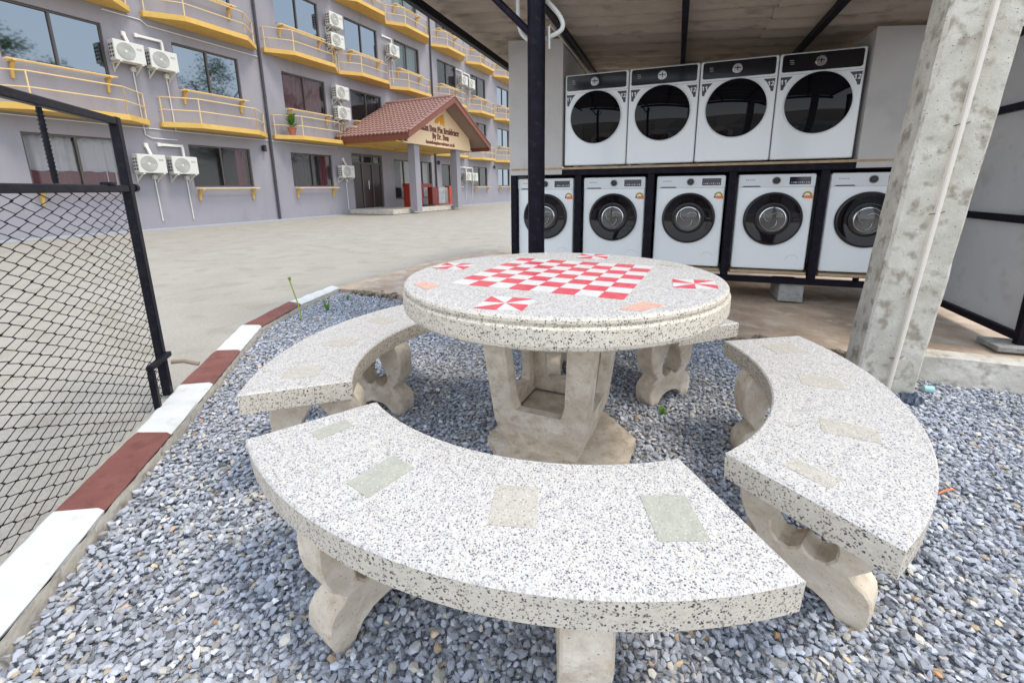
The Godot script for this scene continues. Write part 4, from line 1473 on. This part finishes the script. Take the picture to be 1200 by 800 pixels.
func build_house() -> void:
	var b := thing("apartment_building", HOUSE, "long grey four storey apartment building with yellow balcony ledges", "building")
	var T0 := -3.0; var T1 := 42.0; var Y0 := 0.0; var Y1 := 12.6
	var holes := []
	for lv in 4:
		for i in BAYS.size():
			if lv == 0 and i in [4, 5]: continue
			holes.append(Rect2(BAYS[i], SILL[lv], WIN_W, WIN_H))
	holes.append(Rect2(15.50, 0.27, 2.0, 2.42))       # entrance door
	holes.append(Rect2(18.35, 0.62, 3.3, 1.95))       # office window beside it
	var ts := [T0, T1]; var ys := [Y0, Y1]
	for h: Rect2 in holes:
		for v in [h.position.x, h.end.x]: if not v in ts: ts.append(v)
		for v in [h.position.y, h.end.y]: if not v in ys: ys.append(v)
	ts.sort(); ys.sort()
	var st := S()
	for i in ts.size() - 1:
		for j in ys.size() - 1:
			var c := Vector2((ts[i] + ts[i + 1]) / 2, (ys[j] + ys[j + 1]) / 2)
			if ts[i + 1] - ts[i] < 0.0005 or ys[j + 1] - ys[j] < 0.0005: continue
			var open := false
			for h: Rect2 in holes:
				if h.has_point(c):
					open = true; break
			if open: continue
			for z in [0.0, -0.2]:
				face(st, [Vector3(ts[i], ys[j], z), Vector3(ts[i + 1], ys[j], z), Vector3(ts[i + 1], ys[j + 1], z), Vector3(ts[i], ys[j + 1], z)], Vector3(0, 0, 1.0 if z == 0.0 else -1.0))
	for h: Rect2 in holes:
		var a := h.position; var e := h.end
		face(st, [Vector3(a.x, a.y, 0), Vector3(e.x, a.y, 0), Vector3(e.x, a.y, -0.2), Vector3(a.x, a.y, -0.2)], Vector3.UP)
		face(st, [Vector3(a.x, e.y, 0), Vector3(e.x, e.y, 0), Vector3(e.x, e.y, -0.2), Vector3(a.x, e.y, -0.2)], Vector3.DOWN)
		face(st, [Vector3(a.x, a.y, 0), Vector3(a.x, e.y, 0), Vector3(a.x, e.y, -0.2), Vector3(a.x, a.y, -0.2)], Vector3.RIGHT)
		face(st, [Vector3(e.x, a.y, 0), Vector3(e.x, e.y, 0), Vector3(e.x, e.y, -0.2), Vector3(e.x, a.y, -0.2)], Vector3.LEFT)
	part(b, "front_wall", st, M.house_paint)
	st = S()
	box(st, Vector3((T0 + T1) / 2, 6.3, -5.2), Vector3(T1 - T0, 12.6, 0.2))
	box(st, Vector3(T0 + 0.1, 6.3, -2.65), Vector3(0.2, 12.59, 4.9))
	box(st, Vector3(T1 - 0.1, 6.3, -2.65), Vector3(0.2, 12.59, 4.9))
	part(b, "outer_walls", st, M.house_paint)
	st = S()
	box(st, Vector3((T0 + T1) / 2, 12.7, -2.6), Vector3(T1 - T0 + 0.6, 0.18, 6.0))
	part(b, "roof", st, M.house_paint)
	st = S()
	for y in [0.1, 2.9, 5.75, 8.55, 11.4]:
		box(st, Vector3((T0 + T1) / 2, y, -2.65), Vector3(T1 - T0 - 0.41, 0.16, 4.88))
	box(st, Vector3((T0 + T1) / 2, 6.3, -4.6), Vector3(T1 - T0 - 0.5, 12.3, 0.05))
	part(b, "floors_inside", st, M.room_paint)
	var cur := [["curtain_pale", "curtain_pale"], ["curtain_pale", "curtain_pale"], ["", "curtain_maroon:0.4"], ["curtain_maroon", "curtain_maroon"], ["", "curtain_dark:0.5"], ["curtain_teal", "curtain_teal"], ["", "curtain_dark:0.6"], ["curtain_dark", ""], ["", ""], ["curtain_dark", ""], ["", "curtain_maroon:0.4"]]
	for lv in 4:
		for i in BAYS.size():
			if not (lv == 0 and i in [4, 5]):
				var c: Array = cur[(i + lv * 0) % cur.size()]
				if lv == 0 and i == 1: c = ["curtain_pale", "curtain_pale"]
				if lv == 0 and i == 3: c = ["curtain_dark", "curtain_maroon:0.5"]
				if lv == 1 and i == 2: c = ["", ""]
				if lv == 2 and i in [2, 3]: c = ["", ""]
				if lv == 1 and i == 1: c = ["", ""]
				if lv == 1 and i == 4: c = ["", "curtain_dark"]
				if lv == 2 and i == 4: c = ["", ""]
				make_window(b, BAYS[i], SILL[lv], WIN_W, WIN_H, c[0], c[1])
				if lv == 0 and i == 1:
					var lowst := S()
					lowst.set_smooth_group(1)
					for q in 90:
						var xa := 0.05 + 1.9 * q / 90.0; var xb := 0.05 + 1.9 * (q + 1) / 90.0
						var za := -0.20 + 0.012 * sin(xa * 34.0); var zb := -0.20 + 0.012 * sin(xb * 34.0)
						face(lowst, [Vector3(BAYS[i] + xa, SILL[0] + 0.03, za), Vector3(BAYS[i] + xb, SILL[0] + 0.03, zb), Vector3(BAYS[i] + xb, SILL[0] + 0.40 + 0.012 * sin(xb * 17.0), zb), Vector3(BAYS[i] + xa, SILL[0] + 0.40 + 0.012 * sin(xa * 17.0), za)], Vector3(0, 0, 1))
					part(b, "low_curtain", lowst, M.curtain_maroon)
				if i < 9: make_shelf(b, BAYS[i], WIN_W, SILL[lv])
			if lv < 3 and i < 10:
				make_ledge(b, BAYS[i] - 0.69, BAYS[i] + WIN_W + (0.66 if i != 4 else 0.50), LEDGE[lv])
	# entrance: dark double door, office window
	var door := Node3D.new()
	door.name = "entrance_door"
	b.add_child(door, true)
	door.transform = at(15.50, 0.27, -0.10)
	st = S()
	for x in [0.06, 0.67, 1.33, 1.94]: box(st, Vector3(x, 1.21, 0), Vector3(0.10 if x < 0.1 or x > 1.9 else 0.06, 2.42, 0.08))
	box(st, Vector3(1.0, 2.36, 0.0), Vector3(1.78, 0.10, 0.075))
	box(st, Vector3(1.0, 2.02, 0.0), Vector3(1.78, 0.07, 0.075))
	part(door, "frame", st, M.bronze_frame)
	for k in 3:
		st = S()
		box(st, Vector3(0.365 + k * 0.635, 1.0, -0.01), Vector3(0.56, 1.96, 0.03))
		part(door, "leaf", st, M.door_dark)
	st = S()
	box(st, Vector3(1.0, 2.19, -0.01), Vector3(1.78, 0.26, 0.012))
	part(door, "transom_pane", st, M.window_glass)
	st = S()
	tube(st, [Vector3(0.98, 0.85, 0.09), Vector3(0.98, 1.25, 0.09)], 0.016, 8)
	bar(st, Vector3(0.98, 0.9, 0.0), Vector3(0.98, 0.9, 0.08), 0.02, 0.02)
	bar(st, Vector3(0.98, 1.2, 0.0), Vector3(0.98, 1.2, 0.08), 0.02, 0.02)
	part(door, "handle", st, M.chrome)
	var ow := Node3D.new()
	ow.name = "office_window"
	b.add_child(ow, true)
	ow.transform = at(18.35, 0.62, -0.09)
	st = S()
	for k in 5: box(st, Vector3(0.03 + k * 0.81, 0.975, 0), Vector3(0.06, 1.95, 0.07))
	box(st, Vector3(1.65, 0.03, 0.001), Vector3(3.3, 0.06, 0.068)); box(st, Vector3(1.65, 1.92, 0.001), Vector3(3.3, 0.06, 0.068))
	part(ow, "frame", st, M.bronze_frame)
	for k in 4:
		st = S()
		box(st, Vector3(0.435 + k * 0.81, 0.975, -0.01), Vector3(0.75, 1.82, 0.008))
		part(ow, "pane", st, M.window_glass)
	st = S()
	for k in 4:
		if k in [1, 3]: box(st, Vector3(0.435 + k * 0.81, 0.975, -0.2), Vector3(0.78, 1.9, 0.02))
	part(ow, "blind", st, M.curtain_pale)
	# rain pipes and a thin conduit under the first ledges
	for x in [0.55, 11.52, 21.98, 33.4]:
		st = S()
		tube(st, [Vector3(x, 0.08, 0.07), Vector3(x, 12.5, 0.07)], 0.045, 10)
		for y in [1.4, 4.3, 7.2, 10.0]: tube(st, [Vector3(x, y, 0.07), Vector3(x, y + 0.05, 0.07)], 0.052, 10)
		part(b, "rain_pipe", st, M.pipe_dark)
	st = S()
	tube(st, [Vector3(-2.9, 2.88, 0.02), Vector3(14.7, 2.86, 0.02)], 0.013, 6)
	part(b, "wall_conduit", st, M.pvc_white)
	st = S()
	tube(st, [Vector3(7.15, 5.72, 0.02), Vector3(8.0, 5.72, 0.02), Vector3(8.15, 5.62, 0.02), Vector3(11.45, 5.62, 0.02)], 0.016, 6)
	part(b, "wall_conduit", st, M.pvc_white)
	build_air_conditioners()
	build_porch(b)
	# black wall lamps
	for l in [[11.22, "black wall lamp beside the rain pipe left of the potted plant"], [22.25, "black wall lamp beside the rain pipe right of the porch"], [29.4, "black wall lamp near the far end of the ground floor"]]:
		var lamp := thing("wall_lamp", HOUSE * at(l[0], 2.56, 0), l[1], "wall lamp", "wall lamps on the grey building")
		st = S()
		box(st, Vector3(0, 0.02, 0.012), Vector3(0.09, 0.18, 0.024), 0.004)
		bar(st, Vector3(0, 0.06, 0.02), Vector3(0, 0.06, 0.10), 0.03, 0.03)
		part(lamp, "mount", st, M.lamp_black)
		st = S()
		tube(st, [Vector3(0, -0.10, 0.12), Vector3(0, 0.12, 0.12)], 0.055, 14)
		part(lamp, "shade", st, M.lamp_black)
		st = S()
		tube(st, [Vector3(0, -0.108, 0.12), Vector3(0, -0.1005, 0.12)], 0.045, 14)
		part(lamp, "lens", st, M.lamp_glass)
	# potted plant on the first-floor ledge
	var pot := thing("potted_plant", HOUSE * at(12.2, LEDGE[0], 0.42), "leafy plant in a terracotta pot on the first floor ledge left of the porch", "plant")
	st = S()
	lathe(st, [Vector2(0.0, 0.0), Vector2(0.10, 0.0), Vector2(0.15, 0.24), Vector2(0.165, 0.245), Vector2(0.165, 0.28), Vector2(0.14, 0.28), Vector2(0.13, 0.25), Vector2(0.0, 0.25)], 20, Transform3D(Basis(Vector3.RIGHT, -PI / 2), Vector3.ZERO))
	part(pot, "pot", st, M.terracotta)
	st = S()
	var r := RandomNumberGenerator.new()
	r.seed = 12
	for k in 90:
		var a := r.randf() * TAU
		var e := r.randf_range(0.3, 1.35)
		var base := Vector3(r.randf_range(-0.05, 0.05), 0.25 + r.randf_range(0, 0.35), r.randf_range(-0.05, 0.05))
		var d := Vector3(cos(a) * cos(e), sin(e), sin(a) * cos(e))
		leaf_blade(st, base, d, r.randf_range(0.25, 0.42), 0.035, 0.5)
	part(pot, "foliage", st, M.leaf)

func leaf_blade(st: SurfaceTool, base: Vector3, d: Vector3, length: float, w: float, droop: float) -> void:
	var side := d.cross(Vector3.UP).normalized()
	if side.length() < 0.1: side = Vector3.RIGHT
	var p0 := base
	var prev := [p0, p0]
	for i in range(1, 5):
		var f := i / 4.0
		var c := base + d * length * f + Vector3(0, -droop * length * f * f * 0.6, 0)
		var ww := w * sin(PI * minf(0.98, f * 0.85 + 0.12)) if i < 4 else 0.0005
		var cur := [c - side * ww, c + side * ww]
		face(st, [prev[0], prev[1] + side * 0.0004, cur[1], cur[0]], Vector3.UP)
		prev = cur

func make_ac() -> Node3D:
	var t := Node3D.new()
	t.name = numbered("air_conditioner")
	add_child(t)
	# base centre at the wall; x along the facade
	var st := S()
	box(st, Vector3(0, 0.25, 0.27), Vector3(0.70, 0.50, 0.26), 0.012)
	var body := part(t, "casing", st, M.ac_white)
	st = S()
	lathe(st, [Vector2(0.205, 0.0), Vector2(0.205, 0.012), Vector2(0.196, 0.014), Vector2(0.190, 0.004), Vector2(0.0, 0.004)], 32, at(-0.09, 0.25, 0.4))
	var fan := part(t, "fan_grille", st, M.ac_grille)
	st = S()
	for k in 9:
		var rr := 0.045 + k * 0.0165
		lathe(st, [Vector2(rr, 0.006), Vector2(rr, 0.014), Vector2(rr + 0.006, 0.014), Vector2(rr + 0.006, 0.006)], 28, at(-0.09, 0.25, 0.4))
	lathe(st, [Vector2(0.035, 0.004), Vector2(0.035, 0.016), Vector2(0.0, 0.018)], 20, at(-0.09, 0.25, 0.4))
	part(fan, "grille_rings", st, M.ac_white)
	st = S()
	for k in 4:
		for j in 2:
			box(st, Vector3(-0.352, 0.10 + k * 0.09, 0.21 + j * 0.11), Vector3(0.008, 0.055, 0.07), 0.0)
	part(t, "side_louvre", st, M.ac_dark)
	st = S()
	box(st, Vector3(0.225, 0.36, 0.402), Vector3(0.12, 0.05, 0.004))
	part(t, "rating_plate", st, M.ac_grille)
	for x in [-0.25, 0.25]:
		st = S()
		bar(st, Vector3(x, -0.018, 0.0), Vector3(x, -0.018, 0.42), 0.045, 0.032)
		bar(st, Vector3(x, -0.24, 0.012), Vector3(x, -0.03, 0.012), 0.045, 0.02)
		bar(st, Vector3(x, -0.21, 0.02), Vector3(x, -0.03, 0.34), 0.03, 0.02)
		part(t, "bracket", st, M.ac_white)
	return t

func build_air_conditioners() -> void:
	var ac := make_ac()
	# [t, y, riser shape, drop length, label]
	var list := [
		[7.42, 4.47, 1, 1.9, "white air conditioner unit right of the first floor window at the left edge"],
		[8.24, 4.46, 2, 1.6, "white air conditioner unit left of the first floor window with trees mirrored in it"],
		[7.47, 1.63, 1, 1.35, "white air conditioner unit low on the wall just right of the gate post"],
		[8.33, 1.62, 2, 1.35, "white air conditioner unit low on the wall left of the dark ground floor window"],
		[14.92, 7.49, 0, 0.0, "upper air conditioner of the stacked pair on the second floor"],
		[14.92, 6.74, 1, 0.9, "lower air conditioner of the stacked pair on the second floor"],
		[14.92, 4.78, 0, 0.0, "upper air conditioner of the stacked pair above the porch roof eave"],
		[14.92, 3.98, 1, 0.7, "lower air conditioner of the stacked pair just above the porch roof eave"],
		[18.50, 7.27, 2, 1.1, "single white air conditioner left of the pale blue second floor window"],
		[14.85, 1.62, 1, 1.35, "white air conditioner unit left of the dark entrance door"],
		[25.05, 7.25, 2, 1.0, "left air conditioner of the far second floor pair"],
		[25.95, 7.22, 2, 1.0, "right air conditioner of the far second floor pair"],
		[25.15, 1.60, 2, 1.2, "left air conditioner of the ground floor pair right of the porch"],
		[26.0, 1.58, 2, 1.2, "right air conditioner of the ground floor pair right of the porch"]]
	ac.transform = HOUSE * at(list[0][0], list[0][1], 0)
	tag(ac, list[0][4], "air conditioner", "air conditioners on the grey building")
	# copies first (before the pipes of each are added to it)
	var all := [ac]
	for i in range(1, list.size()):
		var a: Array = list[i]
		all.append(copy(ac, "air_conditioner", HOUSE * at(a[0], a[1], 0), a[4]))
	for i in list.size():
		var a: Array = list[i]
		var st := S()
		if a[2] == 1:
			bar(st, Vector3(0.10, 0.50, 0.20), Vector3(0.10, 0.74, 0.05), 0.075, 0.06, 0.01)
			box(st, Vector3(0.10, 0.77, 0.035), Vector3(0.10, 0.12, 0.07), 0.01)
			part(all[i], "pipe_cover", st, M.pvc_white)
		elif a[2] == 2:
			bar(st, Vector3(0.16, 0.50, 0.10), Vector3(0.16, 0.80, 0.10), 0.075, 0.06, 0.01)
			bar(st, Vector3(0.19, 0.82, 0.08), Vector3(-0.40, 0.82, 0.05), 0.06, 0.07, 0.01)
			box(st, Vector3(-0.43, 0.82, 0.04), Vector3(0.09, 0.10, 0.08), 0.01)
			part(all[i], "pipe_cover", st, M.pvc_white)
		if a[3] > 0.0:
			st = S()
			var pts := [Vector3(0.17, -0.02, 0.10), Vector3(0.17, -0.12, 0.035), Vector3(0.19, -a[3], 0.03)]
			if i == 0: pts += [Vector3(0.19, -1.78, 0.03), Vector3(0.34, -1.86, 0.03), Vector3(1.0, -1.86, 0.03)]
			if i == 0: pts.remove_at(2)
			tube(st, pts, 0.016, 6)
			part(all[i], "drain_pipe", st, M.pvc_white)
			st = S()
			box(st, Vector3(0.17, -0.10, 0.05), Vector3(0.10, 0.12, 0.10), 0.01)
			part(all[i], "drain_elbow", st, M.ac_white)

# ------------------------------------------------------------------ porch
func build_porch(_b: Node3D) -> void:
	var C := 18.1
	var t := thing("entrance_porch", HOUSE * at(C, 0, 0), "entrance porch with a tiled gable roof on two grey columns", "porch")
	var half := 3.45; var ridge := 5.08; var eave := 3.26; var front := 3.8; var back := 0.0
	# tiled slopes: rows of barrel tiles, each row overlapping the one below
	for s in [-1.0, 1.0]:
		var st := S()
		var rows := 15
		var waves := 19
		for i in rows:
			var f0 := float(i) / rows; var f1 := float(i + 1) / rows + 0.012
			for k in waves * 6:
				var g0 := float(k) / (waves * 6); var g1 := float(k + 1) / (waves * 6)
				var pt := func(f: float, g: float, lift: float) -> Vector3:
					var wv := 0.05 * absf(sin(PI * g * waves)) - 0.02
					return Vector3(s * half * f, lerpf(ridge, eave, f) + wv + lift, lerpf(back + 0.005, front, g))
				var a: Vector3 = pt.call(f0, g0, 0.0); var b: Vector3 = pt.call(f0, g1, 0.0)
				var c: Vector3 = pt.call(f1, g1, 0.06); var d: Vector3 = pt.call(f1, g0, 0.06)
				st.set_smooth_group(100 + i)
				face(st, [a, b, c, d], Vector3(s * 0.5, 1, 0))
				st.set_smooth_group(-1)
				face(st, [d, c, c + Vector3(0, -0.06, 0), d + Vector3(0, -0.06, 0)], Vector3(s, 0, 0))
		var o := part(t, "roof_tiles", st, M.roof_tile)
		o.set_meta("kind", "stuff")
		# board under the tiles
		st = S()
		prism(st, PackedVector2Array([Vector2(0, ridge - 0.05), Vector2(s * half, eave - 0.05), Vector2(s * half, eave - 0.10), Vector2(0, ridge - 0.10)]), 0.01, front - 0.03)
		part(t, "soffit", st, M.soffit_brown)
		# verge board along the gable and eave fascia
		st = S()
		prism(st, PackedVector2Array([Vector2(0, ridge + 0.03), Vector2(s * (half + 0.02), eave + 0.03), Vector2(s * (half + 0.02), eave - 0.22), Vector2(0, ridge - 0.22)]), front - 0.028, front + 0.03)
		part(t, "verge_board", st, M.fascia_brown)
		st = S()
		box(st, Vector3(s * (half - 0.015), eave - 0.135, front / 2 - 0.02), Vector3(0.035, 0.25, front - 0.06), 0.004)
		part(t, "eave_board", st, M.fascia_brown)
		# capping tiles along the verge
		st = S()
		for i in 13:
			var f0 := float(i) / 13; var f1 := float(i + 1) / 13
			bar(st, Vector3(s * half * f0, lerpf(ridge, eave, f0) + 0.055, front - 0.02), Vector3(s * half * f1, lerpf(ridge, eave, f1) + 0.075, front - 0.02), 0.17, 0.05, 0.012)
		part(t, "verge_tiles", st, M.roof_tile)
	var st := S()
	for i in 10:
		tube(st, [Vector3(0, ridge + 0.02, front * i / 10.0 + 0.005), Vector3(0, ridge + 0.04, front * (i + 1) / 10.0 + 0.02)], 0.10, 10)
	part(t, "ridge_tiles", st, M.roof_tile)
	# cream gable with the name, and the yellow ceiling behind it
	st = S()
	prism(st, PackedVector2Array([Vector2(-2.75, 2.98), Vector2(2.75, 2.98), Vector2(2.75, 3.20), Vector2(2.62, eave + 0.33), Vector2(0, ridge - 0.12), Vector2(-2.62, eave + 0.33), Vector2(-2.75, 3.20)]), 2.90, 3.0)
	var gable := part(t, "gable_sign", st, M.sign_cream)
	var serif := SystemFont.new()
	serif.font_names = PackedStringArray(["Droid Serif"])
	serif.font_weight = 700
	for l in [["Baan Don Pin Residence", 0.275, 3.72], ["By Dr. Don", 0.26, 3.42]]:
		var tm := text_mesh(l[0], l[1], 0.02, serif)
		put(gable, "lettering", tm.mesh, M.sign_letters, Transform3D(Basis.from_scale(Vector3(0.72, 1.0, 1.0)), Vector3(0.0, l[2], 3.012)))
	var small := text_mesh("baandonpinresidence.co.th", 0.15, 0.015, serif)
	put(gable, "lettering", small.mesh, M.sign_letters, Transform3D(Basis.from_scale(Vector3(0.85, 1.0, 1.0)), Vector3(0.0, 3.14, 3.01)))
	st = S()
	for k in 4:
		var a := 0.9 + k * 0.28
		tube(st, [Vector3(-0.42 + k * 0.07, 4.01, 3.015), Vector3(-0.28 + k * 0.12, 4.19 + 0.05 * k, 3.015), Vector3(-0.05 + k * 0.10, 4.25 + 0.06 * k, 3.015), Vector3(0.05 + k * 0.09, 4.05, 3.015)], 0.028, 6)
	prism(st, PackedVector2Array([Vector2(0.0, 3.98), Vector2(0.42, 3.95), Vector2(0.30, 4.05), Vector2(0.42, 4.11), Vector2(0.28, 4.17), Vector2(0.38, 4.25), Vector2(0.22, 4.29), Vector2(0.20, 4.41), Vector2(0.08, 4.23)]), 3.001, 3.02)
	part(gable, "emblem", st, M.sign_orange)
	st = S()
	box(st, Vector3(-2.62, 3.07, 3.008), Vector3(0.22, 0.07, 0.02))
	part(gable, "vent_slot", st, M.lamp_black)
	st = S()
	box(st, Vector3(0, 3.02, 1.46), Vector3(6.2, 0.06, 2.85))
	part(t, "ceiling", st, M.yellow_paint)
	for x in [-1.6, 0.2]:
		st = S()
		lathe(st, [Vector2(0.14, 0.0), Vector2(0.14, 0.025), Vector2(0.0, 0.035)], 18, Transform3D(Basis(Vector3.RIGHT, PI / 2), Vector3(x, 2.99, 1.6)))
		part(t, "ceiling_disc", st, M.lamp_glass)
	for x in [-1.72, 1.72]:
		st = S()
		box(st, Vector3(x, 1.56, 2.70), Vector3(0.36, 2.84, 0.36), 0.012)
		part(t, "column", st, M.house_paint)
	# raised tiled floor
	st = S()
	box(st, Vector3(-0.2, 0.155, 1.22), Vector3(5.6, 0.19, 2.44), 0.01)
	part(t, "porch_floor", st, M.raw_concrete)
	# red counter with glass front
	var c := thing("reception_counter", HOUSE * at(17.75, 0.25, 1.05), "red counter with glass fronts standing under the porch", "counter")
	st = S()
	box(st, Vector3(0.9, 1.03, 0.10), Vector3(1.9, 0.18, 0.40), 0.006)
	part(c, "counter_top", st, M.counter_dark_red)
	for x in [0.10, 0.95]:
		st = S()
		box(st, Vector3(x, 0.47, 0.10), Vector3(0.26, 0.94, 0.36), 0.006)
		part(c, "leg_panel", st, M.counter_dark_red)
	st = S()
	box(st, Vector3(2.25, 0.47, 0.10), Vector3(0.60, 0.94, 0.30), 0.006)
	part(c, "side_panel", st, M.counter_dark_red)
	st = S()
	box(st, Vector3(3.75, 0.50, 0.10), Vector3(0.32, 1.0, 0.30), 0.006)
	part(c, "end_panel", st, M.counter_red)
	st = S()
	box(st, Vector3(2.9, 0.04, 0.10), Vector3(1.38, 0.08, 0.26), 0.004)
	part(c, "plinth", st, M.counter_red)
	st = S()
	box(st, Vector3(3.07, 0.50, 0.18), Vector3(1.03, 0.84, 0.01))
	part(c, "glass_front", st, M.clear_glass)
	for y in [0.36, 0.64]:
		st = S()
		box(st, Vector3(3.07, y, 0.04), Vector3(1.03, 0.015, 0.24))
		part(c, "glass_shelf", st, M.clear_glass)
	st = S()
	for k in 6: box(st, Vector3(0.85 + k * 0.17, 0.04, 0.40), Vector3(0.10, 0.07, 0.24), 0.02)
	part(c, "foot_rest", st, M.ring_matte)

# ------------------------------------------------------------------ greenery and scraps
func build_small_things() -> void:
	var r := RandomNumberGenerator.new()
	r.seed = 5
	# tall thin weed by the kerb
	var w := thing("weed", at(-1.80, 0.0, -3.62), "tall thin yellow green weed stem by the kerb", "weed")
	var st := S()
	tube(st, [Vector3(0, -0.02, 0), Vector3(-0.015, 0.14, 0.0), Vector3(-0.05, 0.29, 0.0), Vector3(-0.068, 0.375, 0.0)], 0.006, 6)
	part(w, "stem", st, M.weed_stem)
	st = S()
	for k in 9:
		leaf_blade(st, Vector3(-0.067, 0.355 + k * 0.003, 0), Vector3(cos(k * 2.4) * 0.5, 0.8, sin(k * 2.4) * 0.5), 0.032, 0.007, 0.2)
	part(w, "bud", st, M.weed_stem)
	var spots := [[Vector3(-1.72, 0, -3.95), 0.12, 7, "small green grass tuft beside the far red kerb block"], [Vector3(-1.66, 0, -4.35), 0.09, 6, "small green grass tuft at the far end of the kerb"], [Vector3(-0.62, 0, -2.18), 0.045, 5, "tiny green sprout in the gravel left of the table pedestal"], [Vector3(0.74, 0, -2.0), 0.045, 5, "tiny green sprout in the gravel beside the rear bench leg"]]
	for s in spots:
		var g := thing("grass_tuft", at(s[0].x, 0, s[0].z), s[3], "weed")
		for k in s[2]:
			var a := r.randf() * TAU
			st = S()
			leaf_blade(st, Vector3(r.randf_range(-0.012, 0.012), -0.01, r.randf_range(-0.012, 0.012)), Vector3(cos(a) * 0.35, 1.0, sin(a) * 0.35), s[1] * r.randf_range(0.7, 1.2), 0.007, 0.15)
			part(g, "blade", st, M.leaf)
	# litter near the pillar
	st = S()
	var n := 9
	var h := []
	for i in n + 1:
		h.append([])
		for j in n + 1: h[i].append(0.010 + 0.028 * maxf(0, sin(i * 1.3) * cos(j * 1.1 + i * 0.6)) + r.randf_range(0, 0.008))
	for i in n:
		for j in n:
			var q := func(a: int, b: int) -> Vector3: return Vector3((a - n / 2.0) * 0.014 * (1.0 + 0.15 * sin(b * 1.7)), h[a][b], (b - n / 2.0) * 0.010 * (1.0 + 0.2 * cos(a * 1.4)))
			face(st, [q.call(i, j), q.call(i + 1, j), q.call(i + 1, j + 1), q.call(i, j + 1)], Vector3.UP)
	var o := top("plastic_scrap", st, M.scrap_blue, "crumpled dark blue plastic scrap at the foot of the concrete pillar", "litter")
	o.transform = turned(2.05, 0.0, -2.08, 0.5)
	st = S()
	lathe(st, [Vector2(0.0, -0.02), Vector2(0.017, -0.02), Vector2(0.020, 0.02), Vector2(0.017, 0.022), Vector2(0.0, 0.018)], 14, Transform3D(Basis(Vector3.UP, 1.2), Vector3.ZERO))
	o = top("bottle_cap", st, M.scrap_cyan, "pale turquoise plastic cap lying between pillar and curb", "litter")
	o.transform = at(2.22, 0.026, -2.17)
	st = S()
	tube(st, [Vector3(-0.035, 0, 0.012), Vector3(0.0, 0.004, 0), Vector3(0.04, 0.0, -0.010)], 0.0032, 6)
	o = top("plastic_straw", st, M.scrap_orange, "thin orange plastic strip on the gravel right of the bench", "litter")
	o.transform = at(1.55, 0.018, -1.38)

func build_trees() -> void:
	# trees across the yard, out of view; the upper windows of the house mirror them
	var spots := [[Vector3(24, 0, -20), 13.0, "tall tree beyond the laundry, seen mirrored in the windows"], [Vector3(31, 0, -28), 15.0, "tallest tree beyond the laundry, seen mirrored in the windows"], [Vector3(20, 0, -8), 11.5, "broad tree right of the laundry, seen mirrored in the windows"], [Vector3(27, 0, -38), 14.0, "far tree beyond the laundry, seen mirrored in the windows"]]
	var k := 0
	for s in spots:
		var r := RandomNumberGenerator.new()
		r.seed = 200 + k
		k += 1
		var t := thing("tree", at(s[0].x, -0.1, s[0].z), s[2], "tree", "trees mirrored in the windows")
		var H: float = s[1]
		var st := S()
		tube(st, [Vector3(0, 0, 0), Vector3(0.1, H * 0.3, 0.05), Vector3(-0.1, H * 0.7, 0.1)], 0.22, 8)
		for i in 9:
			var a := i * 2.4
			var y := H * (0.28 + 0.05 * i)
			tube(st, [Vector3(0, y, 0), Vector3(cos(a) * H * 0.12, y + H * 0.08, sin(a) * H * 0.12), Vector3(cos(a) * H * 0.22, y + H * 0.2, sin(a) * H * 0.22)], 0.07, 6)
		part(t, "trunk", st, M.bark)
		st = S()
		for c in 46:
			var a := r.randf() * TAU
			var y := r.randf_range(0.32, 0.98)
			var rad := H * 0.30 * sqrt(maxf(0.05, 1.0 - pow((y - 0.6) / 0.42, 2.0))) * sqrt(r.randf())
			var cc := Vector3(cos(a) * rad, H * y, sin(a) * rad)
			var size := r.randf_range(0.7, 1.4)
			for l in 110:
				var d := Vector3(r.randfn(), r.randfn() * 0.7, r.randfn()).limit_length(2.2) * size * 0.55
				var b := Basis.from_euler(Vector3(r.randf() * TAU, r.randf() * TAU, 0))
				var q := cc + d
				var e := 0.11
				face(st, [q - b.x * e, q - b.y * e * 0.5, q + b.x * e, q + b.y * e * 0.5], b.z)
		part(t, "crown", st, M.tree_leaf)

func _ready() -> void:
	rng.seed = 1
	ROW = Transform3D(Basis(Vector3.UP, deg_to_rad(-20.16)), Vector3(0.534, 0, -4.555))
	HOUSE = Transform3D(Basis(Vector3.UP, deg_to_rad(65.45)), Vector3(-13.467, 0, -6.151))
	set_camera_and_light()
	make_materials()
	print("materials ", Time.get_ticks_msec())
	build_ground()
	build_kerb()
	build_house()
	print("house ", Time.get_ticks_msec())
	build_canopy()
	build_laundry()
	build_pillar()
	build_gate()
	build_table()
	build_benches()
	print("table ", Time.get_ticks_msec())
	build_gravel()
	build_small_things()
	build_trees()
	print("done ", Time.get_ticks_msec())
